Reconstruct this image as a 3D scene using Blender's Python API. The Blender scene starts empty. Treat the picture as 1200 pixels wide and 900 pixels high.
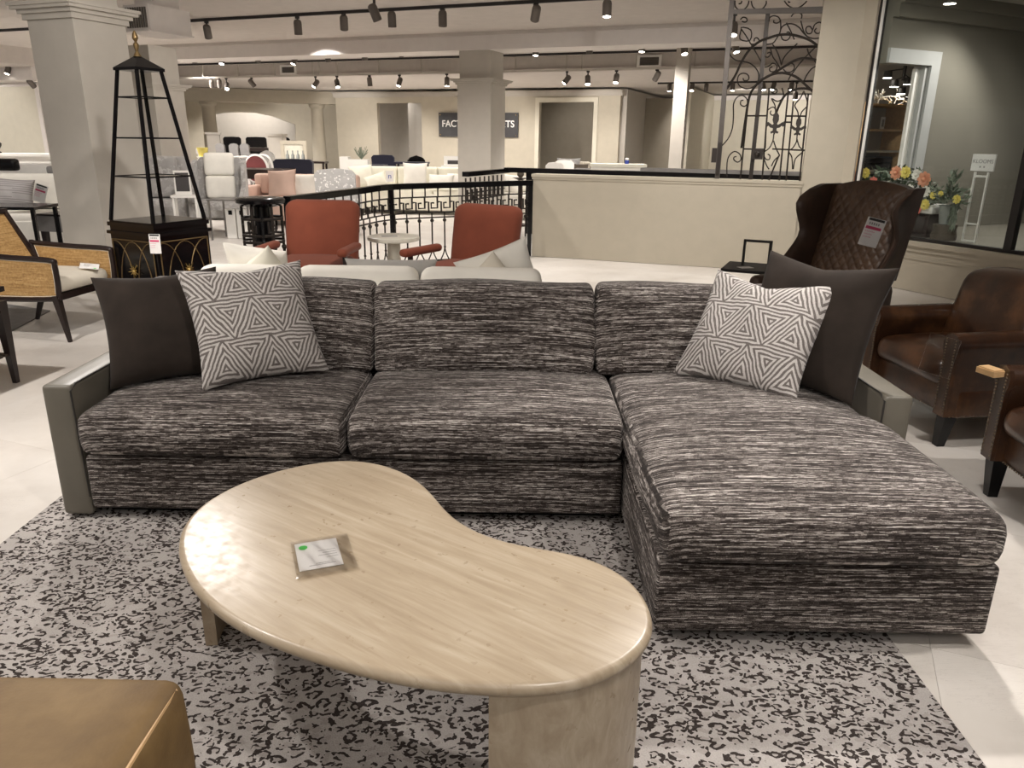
import bpy, math, random
from math import sin, cos, pi, radians
from mathutils import Vector, Matrix, Quaternion
random.seed(7)
S = bpy.context.scene
COL = S.collection

# ------------------------------------------------------------------ camera
TH, RHO, FPX, CAMH = radians(18.0), radians(0.73), 890.0, 1.45
_X = Vector((1, 0, 0)); _U = Vector((0, sin(TH), cos(TH)))
CR = _X * cos(RHO) + _U * sin(RHO)
CU = _U * cos(RHO) - _X * sin(RHO)
CF = Vector((0, cos(TH), -sin(TH)))
cd = bpy.data.cameras.new('camera'); cam = bpy.data.objects.new('camera', cd); COL.objects.link(cam)
cam.matrix_world = Matrix(((CR.x, CU.x, -CF.x, 0), (CR.y, CU.y, -CF.y, 0), (CR.z, CU.z, -CF.z, CAMH), (0, 0, 0, 1)))
cd.sensor_fit = 'HORIZONTAL'; cd.sensor_width = 36.0; cd.lens = FPX / 1200 * 36.0
cd.clip_start = 0.05; cd.clip_end = 200
S.camera = cam

# ------------------------------------------------------------------ world and exposure
W = bpy.data.worlds.new('world'); S.world = W; W.use_nodes = True
bg = W.node_tree.nodes['Background']; bg.inputs[0].default_value = (1.0, 0.96, 0.92, 1); bg.inputs[1].default_value = 0.24
S.view_settings.view_transform = 'Standard'; S.view_settings.look = 'None'
S.view_settings.exposure = 0.18; S.view_settings.gamma = 1.0; S.view_settings.use_curve_mapping = False

# building frame: the shop's walls, beams and tracks are turned 22 degrees against the sofa
PH = radians(22)
E1 = Vector((cos(PH), -sin(PH), 0)); E2 = Vector((sin(PH), cos(PH), 0))
def G(s, t, z=0.0): return E1 * s + E2 * t + Vector((0, 0, z))
RB = -PH

# ------------------------------------------------------------------ lamps and added fill light
def spot(p, aim, w, deg=70, blend=0.6, r=0.06, col=(1, 0.94, 0.885)):
    l = bpy.data.lights.new('spot_lamp', 'SPOT'); l.energy = w; l.spot_size = radians(deg); l.spot_blend = blend
    l.shadow_soft_size = r; l.color = col
    o = bpy.data.objects.new('spot_lamp', l); COL.objects.link(o); o.location = p
    o.rotation_euler = (Vector(aim) - Vector(p)).to_track_quat('-Z', 'Y').to_euler()
def area(p, aim, w, sx, sy, col=(1, 0.94, 0.88), rz=0):
    l = bpy.data.lights.new('soft_fill_area', 'AREA'); l.shape = 'RECTANGLE'; l.size = sx; l.size_y = sy; l.energy = w; l.color = col  # unseen rectangle added as soft fill
    o = bpy.data.objects.new('soft_fill_area', l); COL.objects.link(o); o.location = p
    q = (Vector(aim) - Vector(p)).to_track_quat('-Z', 'Y'); o.rotation_euler = q.to_euler()
# track lamps over the sofa group (their fixtures are above the frame)
spot((-3.2, 6.0, 2.95), (-0.9, 2.2, 0.3), 290, 52)
spot((1.7, 4.0, 2.95), (0.95, 2.2, 0.4), 290, 55)
spot((-2.6, 2.2, 2.95), (-0.4, 2.2, 0.3), 150, 70)
spot((0.6, 0.7, 2.95), (-0.1, 2.4, 0.4), 120, 80)
spot((2.2, 1.6, 2.95), (1.6, 2.4, 0.0), 130, 70)
spot((1.4, 3.0, 2.95), (2.6, 3.9, 0.6), 110, 55)
spot((-3.4, 3.2, 2.95), (-3.0, 4.6, 0.2), 260, 95)
spot((-1.6, 4.7, 2.95), (-3.6, 7.0, 1.0), 150, 80)
spot((0.3, 5.3, 2.95), (-0.9, 6.5, 0.6), 160, 75)
spot((1.0, 6.2, 2.95), (1.6, 9.0, 0.9), 260, 85)
spot((2.4, 6.2, 2.95), (3.3, 8.6, 1.2), 110, 75)
# added area fill, no real panels: softens the sofa group and left floor
area((-0.3, -0.8, 2.9), (-0.2, 2.6, 0.3), 52, 4.0, 1.6)
area((-4.4, 1.6, 2.9), (-4.2, 2.6, 0.0), 55, 2.0, 2.0)
# the far showroom
for s, t, w in ((-13.5, 8.5, 260), (-11.5, 11.0, 260), (-8.5, 11.8, 130), (-6.0, 7.8, 150), (-4.0, 9.0, 160), (-7.0, 14.0, 130), (-11.0, 16.5, 220),
                (-3.5, 14.0, 260), (-14.5, 15.0, 300), (-8.5, 19.0, 200), (-12.3, 19.0, 200), (-5.0, 19.0, 160), (-18.0, 20.0, 240), (-17.0, 12.0, 120)):
    spot(G(s, t, 2.62 if t > 16.1 else 2.9), G(s, t + 0.7, 0), w * 1.2, 140, 0.5, 0.05)
# spots without fixtures, added to brighten far walls and rooms behind openings
for a, b, w, dg in (((-2.6, 22.4, 2.6), (-2.2, 25.3, 1.4), 150, 100), ((-0.4, 22.6, 2.6), (-0.2, 25.3, 1.4), 150, 100), ((1.8, 22.4, 2.6), (2.0, 25.3, 1.4), 120, 100), ((-5.0, 22.6, 2.6), (-3.8, 23.4, 1.4), 70, 100),
                    ((-4.6, 24.6, 2.6), (-5.6, 24.2, 1.3), 90, 110), ((-6.1, 19.6, 2.6), (-6.0, 21.5, 1.6), 90, 80), ((-9.0, 19.4, 2.6), (-9.2, 21.5, 1.6), 60, 80), ((-14.2, 19.4, 2.6), (-14.2, 21.5, 1.6), 90, 90),
                    ((-7.2, 22.2, 2.45), (-7.0, 23.9, 0.8), 40, 130), ((-12.0, 23.0, 2.55), (-12.2, 25.0, 1.2), 110, 130), ((-13.6, 22.6, 2.55), (-12.7, 23.4, 1.2), 50, 120)):
    spot(G(*a), G(*b), w, dg, 0.6, 0.05)
spot((-9.3, 29.3, 2.55), (-10.8, 31.5, 1.4), 240, 120, 0.6, 0.05)
spot((-7.0, 26.0, 2.5), (-7.0, 27.2, 1.6), 70, 120, 0.6, 0.05)
spot(G(-18.5, 10.2, 2.6), G(-18.5, 12.5, 1.4), 160, 110)
spot(G(-15.6, 7.6, 2.9), G(-15.4, 9.4, 0.6), 200, 110)
spot((-6.6, 7.4, 2.9), (-6.0, 9.3, 0.6), 190, 95)  # extra spot added to lift the white settee
spot(G(-7.4, 9.6, 2.6), G(-9.9, 9.8, 1.5), 80, 70)
spot((-2.4, 3.9, 2.9), (-3.6, 7.0, 1.6), 90, 60)

# ------------------------------------------------------------------ node helper
class NT:
    def __init__(self, name):
        self.m = bpy.data.materials.new(name); self.m.use_nodes = True
        self.t = self.m.node_tree; self.b = self.t.nodes['Principled BSDF']
    def n(self, ty, ins=None, **at):
        nd = self.t.nodes.new(ty)
        for k, v in at.items(): setattr(nd, k, v)
        for k, v in (ins or {}).items(): self.set(nd.inputs[k], v)
        return nd
    def set(self, sock, v):
        if isinstance(v, bpy.types.NodeSocket): self.t.links.new(v, sock)
        elif isinstance(v, (tuple, list)) and len(v) == 3 and sock.type == 'RGBA': sock.default_value = (*v, 1)
        else: sock.default_value = v
    def m_(self, op, a, b=0.0, c=0.0):
        nd = self.n('ShaderNodeMath', operation=op); self.set(nd.inputs[0], a); self.set(nd.inputs[1], b); self.set(nd.inputs[2], c)
        return nd.outputs[0]
    def co(self, kind='Object', scale=(1, 1, 1), rot=(0, 0, 0)):
        c = self.n('ShaderNodeTexCoord').outputs[kind]
        return self.n('ShaderNodeMapping', {'Vector': c, 'Scale': scale, 'Rotation': rot}).outputs[0]
    def noise(self, vec, scale, detail=3.0, rough=0.55, dist=0.0):
        return self.n('ShaderNodeTexNoise', {'Vector': vec, 'Scale': scale, 'Detail': detail, 'Roughness': rough, 'Distortion': dist}).outputs['Fac']
    def ramp(self, fac, stops):
        nd = self.n('ShaderNodeValToRGB'); cr = nd.color_ramp
        while len(cr.elements) < len(stops): cr.elements.new(0.5)
        for e, (p, c) in zip(cr.elements, stops): e.position = p; e.color = (*c, 1)
        self.set(nd.inputs[0], fac); return nd.outputs[0]
    def mix(self, fac, a, b):
        nd = self.n('ShaderNodeMix', data_type='RGBA'); self.set(nd.inputs[0], fac); self.set(nd.inputs[6], a); self.set(nd.inputs[7], b)
        return nd.outputs[2]
    def bump(self, h, strength=0.3, dist=0.01):
        nd = self.n('ShaderNodeBump', {'Height': h, 'Strength': strength, 'Distance': dist}); self.set(self.b.inputs['Normal'], nd.outputs[0])
    def base(self, c=None, rough=None, metal=None, **kw):
        if c is not None: self.set(self.b.inputs['Base Color'], c)
        if rough is not None: self.set(self.b.inputs['Roughness'], rough)
        if metal is not None: self.set(self.b.inputs['Metallic'], metal)
        for k, v in kw.items(): self.set(self.b.inputs[k.replace('_', ' ')], v)
        return self.m

def plain(name, c, rough=0.6, metal=0.0, var=0.12, scale=6.0, bump=0.0, bscale=120.0, **kw):
    x = NT(name); v = x.co()
    f = x.noise(v, scale)
    a = tuple(max(0, k * (1 - var)) for k in c); b = tuple(min(1, k * (1 + var)) for k in c)
    col = x.ramp(f, [(0.3, a), (0.7, b)])
    if bump: x.bump(x.noise(v, bscale, 2), bump, 0.004)
    return x.base(col, rough, metal, **kw)

def mk_tweed():
    x = NT('sofa_tweed'); uv = x.n('ShaderNodeTexCoord').outputs['UV']
    sp = x.n('ShaderNodeSeparateXYZ', {0: uv}); u, v = sp.outputs[0], sp.outputs[1]
    wob = x.m_('MULTIPLY', x.noise(uv, 3.0, 2), 0.006)
    v2 = x.m_('ADD', v, wob)
    def layer(rows, per):
        r = x.m_('FLOOR', x.m_('MULTIPLY', v2, rows))
        off = x.n('ShaderNodeTexWhiteNoise', {'W': r}, noise_dimensions='1D').outputs['Value']
        cell = x.m_('FLOOR', x.m_('ADD', x.m_('MULTIPLY', u, per), x.m_('MULTIPLY', off, 37.0)))
        cv = x.n('ShaderNodeCombineXYZ', {0: cell, 1: r, 2: 0.0}).outputs[0]
        return x.n('ShaderNodeTexWhiteNoise', {'Vector': cv}, noise_dimensions='2D').outputs['Value']
    a, b, c3 = layer(360.0, 11.0), layer(210.0, 5.0), layer(360.0, 60.0)
    st = x.n('ShaderNodeMapping', {'Vector': uv, 'Scale': (2.5, 34.0, 1)}).outputs[0]
    big = x.noise(st, 2.2, 3)
    f = x.m_('ADD', x.m_('MULTIPLY', a, 0.30), x.m_('MULTIPLY', b, 0.25))
    f = x.m_('ADD', f, x.m_('MULTIPLY', c3, 0.24))
    f = x.m_('ADD', f, x.m_('MULTIPLY', big, 0.17))
    fz = x.noise(uv, 420.0, 1)
    f = x.m_('ADD', f, x.m_('MULTIPLY', x.m_('SUBTRACT', fz, 0.5), 0.50))
    col = x.ramp(f, [(0.35, (0.018, 0.0135, 0.0115)), (0.49, (0.070, 0.057, 0.051)), (0.61, (0.19, 0.167, 0.153)), (0.78, (0.60, 0.555, 0.515))])
    x.bump(x.m_('ADD', f, x.m_('MULTIPLY', fz, 0.6)), 0.35, 0.004)
    return x.base(col, 0.85, 0.0, Sheen_Weight=0.06, Specular_IOR_Level=0.15)

def mk_leopard():
    x = NT('leopard_rug'); v = x.co()
    w = x.n('ShaderNodeTexNoise', {'Vector': v, 'Scale': 16.0, 'Detail': 2.0})
    wv = x.n('ShaderNodeVectorMath', {0: w.outputs['Color'], 1: (0.5, 0.5, 0.5)}, operation='SUBTRACT').outputs[0]
    wv = x.n('ShaderNodeVectorMath', {0: wv, 'Scale': 0.055}, operation='SCALE').outputs[0]
    v2 = x.n('ShaderNodeVectorMath', {0: v, 1: wv}, operation='ADD').outputs[0]
    v3 = x.n('ShaderNodeMapping', {'Vector': v2, 'Rotation': (0, 0, 0.45), 'Scale': (24.0, 35.0, 1.0)}).outputs[0]
    vo = x.n('ShaderNodeTexVoronoi', {'Vector': v3, 'Scale': 1.0, 'Randomness': 0.85}, voronoi_dimensions='2D')
    d = vo.outputs['Distance']
    br = x.noise(v, 58.0, 1.0)
    wid = x.m_('MINIMUM', x.m_('MULTIPLY', x.m_('SUBTRACT', br, 0.470), 2.3), 0.140)
    mk = x.m_('LESS_THAN', x.m_('ABSOLUTE', x.m_('SUBTRACT', d, 0.35)), wid)
    # short dashes between the rosettes
    v4 = x.n('ShaderNodeMapping', {'Vector': v2, 'Rotation': (0, 0, 0.7), 'Scale': (34.0, 70.0, 1.0)}).outputs[0]
    vo2 = x.n('ShaderNodeTexVoronoi', {'Vector': v4, 'Scale': 1.0}, voronoi_dimensions='2D')
    gate = x.noise(v, 4.5, 1)
    dash = x.m_('MULTIPLY', x.m_('LESS_THAN', vo2.outputs['Distance'], 0.36), x.m_('GREATER_THAN', gate, 0.53))
    mk = x.m_('MAXIMUM', mk, x.m_('MULTIPLY', dash, x.m_('GREATER_THAN', d, 0.40)))
    pile = x.noise(v, 260.0, 2)
    patch = x.noise(v, 2.3, 2)
    lt = x.ramp(x.m_('ADD', x.m_('MULTIPLY', pile, 0.5), x.m_('MULTIPLY', patch, 0.5)), [(0.3, (0.34, 0.315, 0.30)), (0.7, (0.52, 0.485, 0.46))])
    dk = x.ramp(pile, [(0.3, (0.024, 0.0185, 0.017)), (0.7, (0.066, 0.054, 0.049))])
    tan = x.mix(x.m_('MULTIPLY', x.m_('LESS_THAN', d, 0.25), 0.35), lt, (0.25, 0.22, 0.20))
    x.bump(pile, 0.5, 0.006)
    return x.base(x.mix(mk, tan, dk), 0.95, 0.0, Specular_IOR_Level=0.1)

def mk_travertine():
    x = NT('travertine'); v = x.co('Object', (1, 1, 1), (0, 0, radians(35)))
    st = x.n('ShaderNodeMapping', {'Vector': v, 'Scale': (2.0, 26.0, 9.0)}).outputs[0]
    f1 = x.noise(st, 1.4, 6, 0.62, 0.6)
    f2 = x.noise(v, 2.2, 3)
    f = x.m_('ADD', x.m_('MULTIPLY', f1, 0.7), x.m_('MULTIPLY', f2, 0.3))
    col = x.ramp(f, [(0.33, (0.335, 0.262, 0.180)), (0.5, (0.415, 0.335, 0.238)), (0.66, (0.505, 0.43, 0.325))])
    rg = x.ramp(x.noise(v, 30.0, 4), [(0.3, (0.26, 0.26, 0.26)), (0.75, (0.44, 0.44, 0.44))])
    x.bump(f1, 0.06, 0.004)
    return x.base(col, rg)

def mk_pattern():
    x = NT('triangle_pattern_fabric'); v = x.co()
    w = x.n('ShaderNodeTexNoise', {'Vector': v, 'Scale': 18.0, 'Detail': 1.0})
    wv = x.n('ShaderNodeVectorMath', {0: w.outputs['Color'], 1: (0.5, 0.5, 0.5)}, operation='SUBTRACT').outputs[0]
    wv = x.n('ShaderNodeVectorMath', {0: wv, 'Scale': 0.016}, operation='SCALE').outputs[0]
    v2 = x.n('ShaderNodeVectorMath', {0: v, 1: wv}, operation='ADD').outputs[0]
    sp = x.n('ShaderNodeSeparateXYZ', {0: v2})
    yy = x.m_('MULTIPLY', x.m_('ADD', sp.outputs[2], 1.015), 5.9)
    xx = x.m_('ADD', x.m_('MULTIPLY', sp.outputs[0], 5.2), x.m_('MULTIPLY', x.m_('FLOOR', yy), 0.22))
    c = x.m_('PINGPONG', yy, 0.5)
    fy = x.m_('MULTIPLY', x.m_('FRACT', yy), 0.5)
    a = x.m_('PINGPONG', x.m_('SUBTRACT', xx, fy), 0.5)
    b = x.m_('PINGPONG', x.m_('ADD', xx, fy), 0.5)
    lev = x.m_('MINIMUM', c, x.m_('MINIMUM', a, b))
    st = x.m_('GREATER_THAN', x.m_('FRACT', x.m_('ADD', x.m_('MULTIPLY', lev, 10.5), 0.25)), 0.50)
    g = x.noise(v, 160.0, 2)
    lt = x.ramp(g, [(0.3, (0.42, 0.395, 0.37)), (0.7, (0.56, 0.53, 0.505))])
    dk = x.ramp(g, [(0.3, (0.105, 0.090, 0.082)), (0.7, (0.17, 0.15, 0.14))])
    x.bump(x.m_('ADD', st, g), 0.25, 0.003)
    return x.base(x.mix(st, dk, lt), 0.75, 0.0, Sheen_Weight=0.1, Specular_IOR_Level=0.25)

def mk_leather(name, c1, c2, c3, rough=0.36, scale=2.6, coat=0.0):
    x = NT(name); v = x.co()
    f = x.m_('ADD', x.m_('MULTIPLY', x.noise(v, scale, 4, 0.6), 0.75), x.m_('MULTIPLY', x.noise(v, 17.0, 4), 0.25))
    col = x.ramp(f, [(0.34, c1), (0.5, c2), (0.66, c3)])
    x.bump(x.m_('ADD', x.n('ShaderNodeTexVoronoi', {'Vector': v, 'Scale': 150.0}).outputs['Distance'], x.noise(v, 9.0, 3)), 0.10, 0.004)
    return x.base(col, rough, 0.0, Coat_Weight=coat, Coat_Roughness=0.16)

def mk_floor():
    x = NT('white_floor'); g = x.n('ShaderNodeNewGeometry').outputs['Position']
    oi = x.n('ShaderNodeObjectInfo').outputs['Random']
    f = x.m_('ADD', x.m_('MULTIPLY', x.noise(g, 1.6, 5, 0.65), 0.8), x.m_('MULTIPLY', oi, 0.22))
    col = x.ramp(f, [(0.30, (0.52, 0.475, 0.43)), (0.5, (0.66, 0.62, 0.57)), (0.72, (0.74, 0.705, 0.66))])
    sc = x.n('ShaderNodeMapping', {'Vector': g, 'Rotation': (0, 0, 0.6), 'Scale': (1.0, 9.0, 1)}).outputs[0]
    s = x.noise(sc, 5.0, 6, 0.7, 1.5)
    scr = x.m_('LESS_THAN', x.m_('ABSOLUTE', x.m_('SUBTRACT', s, 0.5)), 0.0035)
    scr = x.m_('MULTIPLY', scr, x.m_('GREATER_THAN', x.noise(g, 2.4, 2), 0.54))
    col = x.mix(x.m_('MULTIPLY', scr, 0.5), col, (0.25, 0.22, 0.20))
    rg = x.ramp(x.noise(g, 3.0, 4), [(0.3, (0.28, 0.28, 0.28)), (0.7, (0.5, 0.5, 0.5))])
    return x.base(col, rg)

def mk_cane():
    x = NT('woven_cane'); v = x.co()
    sp = x.n('ShaderNodeSeparateXYZ', {0: v})
    def wave(sock, k): return x.m_('SINE', x.m_('MULTIPLY', sock, k))
    hz = wave(sp.outputs[2], 620.0); hx = wave(x.m_('ADD', sp.outputs[0], sp.outputs[1]), 620.0)
    st = x.n('ShaderNodeMapping', {'Vector': v, 'Scale': (4.0, 4.0, 60.0)}).outputs[0]
    f = x.m_('ADD', x.m_('MULTIPLY', x.noise(st, 2.0, 4), 0.6), x.m_('MULTIPLY', x.noise(v, 60.0, 3), 0.4))
    col = x.ramp(f, [(0.3, (0.20, 0.105, 0.03)), (0.5, (0.40, 0.235, 0.085)), (0.7, (0.58, 0.39, 0.17))])
    x.bump(x.m_('MULTIPLY', hz, hx), 0.5, 0.002)
    return x.base(col, 0.6)

def mk_glass(name, tint=(0.93, 0.97, 0.95), rough=0.0, ior=1.5):
    x = NT(name); t = x.t
    tr = x.n('ShaderNodeBsdfTransparent', {'Color': tint}); gl = x.n('ShaderNodeBsdfGlossy', {'Roughness': rough, 'Color': (1, 1, 1)})
    fr = x.n('ShaderNodeFresnel', {'IOR': ior})
    mx = x.n('ShaderNodeMixShader', {0: fr.outputs[0], 1: tr.outputs[0], 2: gl.outputs[0]})
    t.links.new(mx.outputs[0], t.nodes['Material Output'].inputs[0]); return x.m

def mk_emit(name, c, s):
    x = NT(name); return x.base((0.9, 0.9, 0.9), 0.4, 0.0, Emission_Color=(*c, 1), Emission_Strength=s)

def mk_speckle(name, base, dots, scale=38.0, lo=0.60):
    x = NT(name); v = x.co()
    f = x.m_('GREATER_THAN', x.noise(v, scale, 3), lo)
    g = x.ramp(x.noise(v, 5.0, 3), [(0.3, tuple(k * 0.85 for k in base)), (0.7, tuple(min(1, k * 1.15) for k in base))])
    return x.base(x.mix(f, g, dots), 0.75, 0.0, Sheen_Weight=0.3)

def mk_lines(name, bgc, ink, rows, per, lo=0.45, axis=(0, 2)):
    # printed matter too small to read: rows of short broken strokes
    x = NT(name); sp = x.n('ShaderNodeSeparateXYZ', {0: x.co()})
    u, v = sp.outputs[axis[0]], sp.outputs[axis[1]]
    r = x.m_('MULTIPLY', v, rows); row = x.m_('FLOOR', r)
    cv = x.n('ShaderNodeCombineXYZ', {0: x.m_('FLOOR', x.m_('MULTIPLY', u, per)), 1: row, 2: 0.0}).outputs[0]
    h = x.n('ShaderNodeTexWhiteNoise', {'Vector': cv}, noise_dimensions='2D').outputs['Value']
    m = x.m_('MULTIPLY', x.m_('GREATER_THAN', h, lo), x.m_('LESS_THAN', x.m_('FRACT', r), 0.35))
    return x.base(x.mix(m, bgc, ink), 0.6)

M = dict(
    tweed=mk_tweed(), leopard=mk_leopard(), trav=mk_travertine(), pattern=mk_pattern(), floor=mk_floor(), cane=mk_cane(),
    olive=plain('olive_grey_leather', (0.135, 0.123, 0.098), 0.42, bump=0.12, bscale=300.0, var=0.08),
    olive_seam=plain('dark_seam', (0.03, 0.027, 0.024), 0.6),
    velvet=plain('charcoal_velvet', (0.027, 0.0205, 0.0165), 0.9, var=0.25, scale=7.0, bump=0.15, bscale=240.0, Sheen_Weight=0.06, Specular_IOR_Level=0.12),
    tan=mk_leather('tan_leather', (0.125, 0.072, 0.024), (0.175, 0.105, 0.036), (0.22, 0.138, 0.052), 0.62, 4.0),
    tan_welt=plain('tan_welt', (0.55, 0.35, 0.17), 0.5),
    brown=mk_leather('brown_club_leather', (0.012, 0.0055, 0.0035), (0.038, 0.0155, 0.007), (0.105, 0.046, 0.018), 0.30, 3.4, 0.22),
    quilt=mk_leather('quilted_leather', (0.055, 0.030, 0.018), (0.088, 0.050, 0.030), (0.12, 0.07, 0.042), 0.45, 5.0),
    wing=mk_leather('dark_wing_leather', (0.030, 0.016, 0.010), (0.047, 0.026, 0.017), (0.065, 0.037, 0.024), 0.42, 4.0),
    rust=plain('rust_upholstery', (0.195, 0.052, 0.028), 0.8, var=0.10, scale=5.0, bump=0.1, bscale=300.0, Sheen_Weight=0.08, Specular_IOR_Level=0.2),
    dark=plain('dark_brown_wood', (0.014, 0.007, 0.006), 0.35, scale=20.0, var=0.3),
    black=plain('black_lacquer', (0.005, 0.0045, 0.005), 0.2, Specular_IOR_Level=0.3),
    iron=plain('wrought_iron', (0.030, 0.024, 0.020), 0.5, 0.5, bump=0.15),
    irongrey=plain('grey_iron', (0.075, 0.064, 0.056), 0.5, 0.4, bump=0.15),
    gold=plain('aged_gold', (0.20, 0.135, 0.06), 0.45, 0.8),
    brass=plain('brass', (0.70, 0.52, 0.20), 0.25, 1.0),
    nail=plain('antique_nailheads', (0.16, 0.12, 0.08), 0.35, 0.9),
    wall=plain('beige_wall_paint', (0.47, 0.425, 0.34), 0.75, var=0.03, bump=0.05, bscale=60.0),
    wallgrey=plain('grey_wall_paint', (0.46, 0.425, 0.375), 0.75, var=0.03),
    cream=plain('cream_wall_paint', (0.62, 0.58, 0.48), 0.75, var=0.03),
    column=plain('column_paint', (0.50, 0.465, 0.41), 0.65, var=0.03),
    ceil=plain('ceiling_paint', (0.56, 0.515, 0.475), 0.85, var=0.04),
    ceiltrim=plain('white_beam_paint', (0.70, 0.655, 0.62), 0.7, var=0.03),
    taupe=plain('taupe_wall', (0.29, 0.255, 0.20), 0.8, var=0.04),
    shopwall=plain('olive_shop_wall', (0.20, 0.185, 0.15), 0.75, var=0.05, scale=2.0),
    frame=plain('grey_door_casing', (0.42, 0.42, 0.41), 0.5, var=0.04),
    white=plain('white_upholstery', (0.78, 0.75, 0.68), 0.85, var=0.05, bump=0.1, bscale=220.0),
    ivory=plain('ivory_upholstery', (0.75, 0.72, 0.61), 0.85, var=0.06, bump=0.1, bscale=220.0),
    offwhite=plain('white_paint', (0.80, 0.78, 0.74), 0.45, var=0.03),
    linen=plain('pale_linen', (0.62, 0.57, 0.48), 0.9, var=0.06, bump=0.15, bscale=260.0),
    greypil=plain('grey_linen', (0.40, 0.385, 0.36), 0.9, var=0.08, bump=0.15, bscale=260.0),
    blush=plain('blush_upholstery', (0.62, 0.44, 0.36), 0.85, var=0.05),
    navy=plain('navy_velvet', (0.006, 0.006, 0.022), 0.8, Sheen_Weight=0.2),
    burg=plain('burgundy_fabric', (0.16, 0.035, 0.035), 0.8),
    greyvel=mk_speckle('grey_crushed_velvet', (0.36, 0.345, 0.33), (0.47, 0.455, 0.44), 14.0, 0.56),
    speck=mk_speckle('sparkly_grey_fabric', (0.42, 0.41, 0.40), (0.85, 0.83, 0.80), 30.0, 0.62),
    marble=plain('cream_stone', (0.66, 0.63, 0.54), 0.3, var=0.08, scale=14.0),
    spotgrey=plain('grey_spot_housing', (0.13, 0.112, 0.098), 0.5, 0.2),
    track=plain('black_track', (0.018, 0.015, 0.014), 0.5),
    lens=mk_emit('lamp_lens', (1.0, 0.93, 0.82), 26.0),
    lensoff=plain('unlit_lamp_lens', (0.05, 0.045, 0.04), 0.2),
    glass=mk_glass('clear_glass', (0.95, 0.97, 0.96), 0.0, 1.22), shelfglass=mk_glass('shelf_glass', (0.80, 0.86, 0.83)),
    plastic=mk_glass('clear_plastic', (0.97, 0.97, 0.97), 0.10),
    paper=plain('white_paper', (0.82, 0.80, 0.78), 0.6, var=0.02),
    blackprint=plain('black_print', (0.012, 0.011, 0.011), 0.6), pink=plain('pink_print', (0.60, 0.06, 0.16), 0.6),
    pinkink=plain('pink_ink', (0.72, 0.35, 0.42), 0.6), greyink=plain('grey_ink', (0.30, 0.29, 0.28), 0.6),
    green=plain('green_sticker', (0.10, 0.62, 0.12), 0.5, var=0.02),
    sign=plain('charcoal_sign', (0.035, 0.034, 0.036), 0.5), signtext=plain('white_sign_letters', (0.80, 0.79, 0.76), 0.5),
    pale=plain('pale_wood', (0.62, 0.40, 0.20), 0.5, scale=30.0),
    slat=plain('weathered_slats', (0.05, 0.035, 0.028), 0.5),
    carpet=plain('grey_carpet', (0.26, 0.25, 0.24), 0.95, var=0.1, scale=12.0, bump=0.3, bscale=300.0),
    vent=plain('vent_grille', (0.12, 0.105, 0.09), 0.5),
    leaf=plain('dark_foliage', (0.035, 0.055, 0.028), 0.6, var=0.4), leaf2=plain('grey_foliage', (0.16, 0.19, 0.14), 0.7, var=0.3),
    peach=plain('peach_petals', (0.72, 0.33, 0.20), 0.7), yellow=plain('yellow_petals', (0.78, 0.66, 0.16), 0.7),
    coral=plain('coral_petals', (0.70, 0.20, 0.16), 0.7), whitef=plain('white_petals', (0.78, 0.76, 0.70), 0.7),
    pot=plain('galvanised_pot', (0.33, 0.35, 0.33), 0.5, 0.2), stump=plain('log_stump', (0.10, 0.08, 0.06), 0.85),
    bluecap=plain('blue_label', (0.03, 0.06, 0.35), 0.5), dirs=mk_lines('directory_print', (0.17, 0.16, 0.155), (0.34, 0.33, 0.32), 6.0, 14.0, 0.35),
    dtable=plain('dark_table_wood', (0.025, 0.014, 0.011), 0.3), greycush=plain('grey_cushion', (0.28, 0.27, 0.265), 0.8),
    towel=plain('dark_folded_textile', (0.045, 0.040, 0.040), 0.9), gunmetal=plain('grey_metal_frame', (0.22, 0.21, 0.20), 0.4, 0.6),
    photo=plain('dark_photo_print', (0.05, 0.045, 0.045), 0.4), greystripe=mk_lines('striped_grey_fabric', (0.36, 0.34, 0.33), (0.22, 0.20, 0.20), 40.0, 3.0, 0.1),
)

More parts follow.
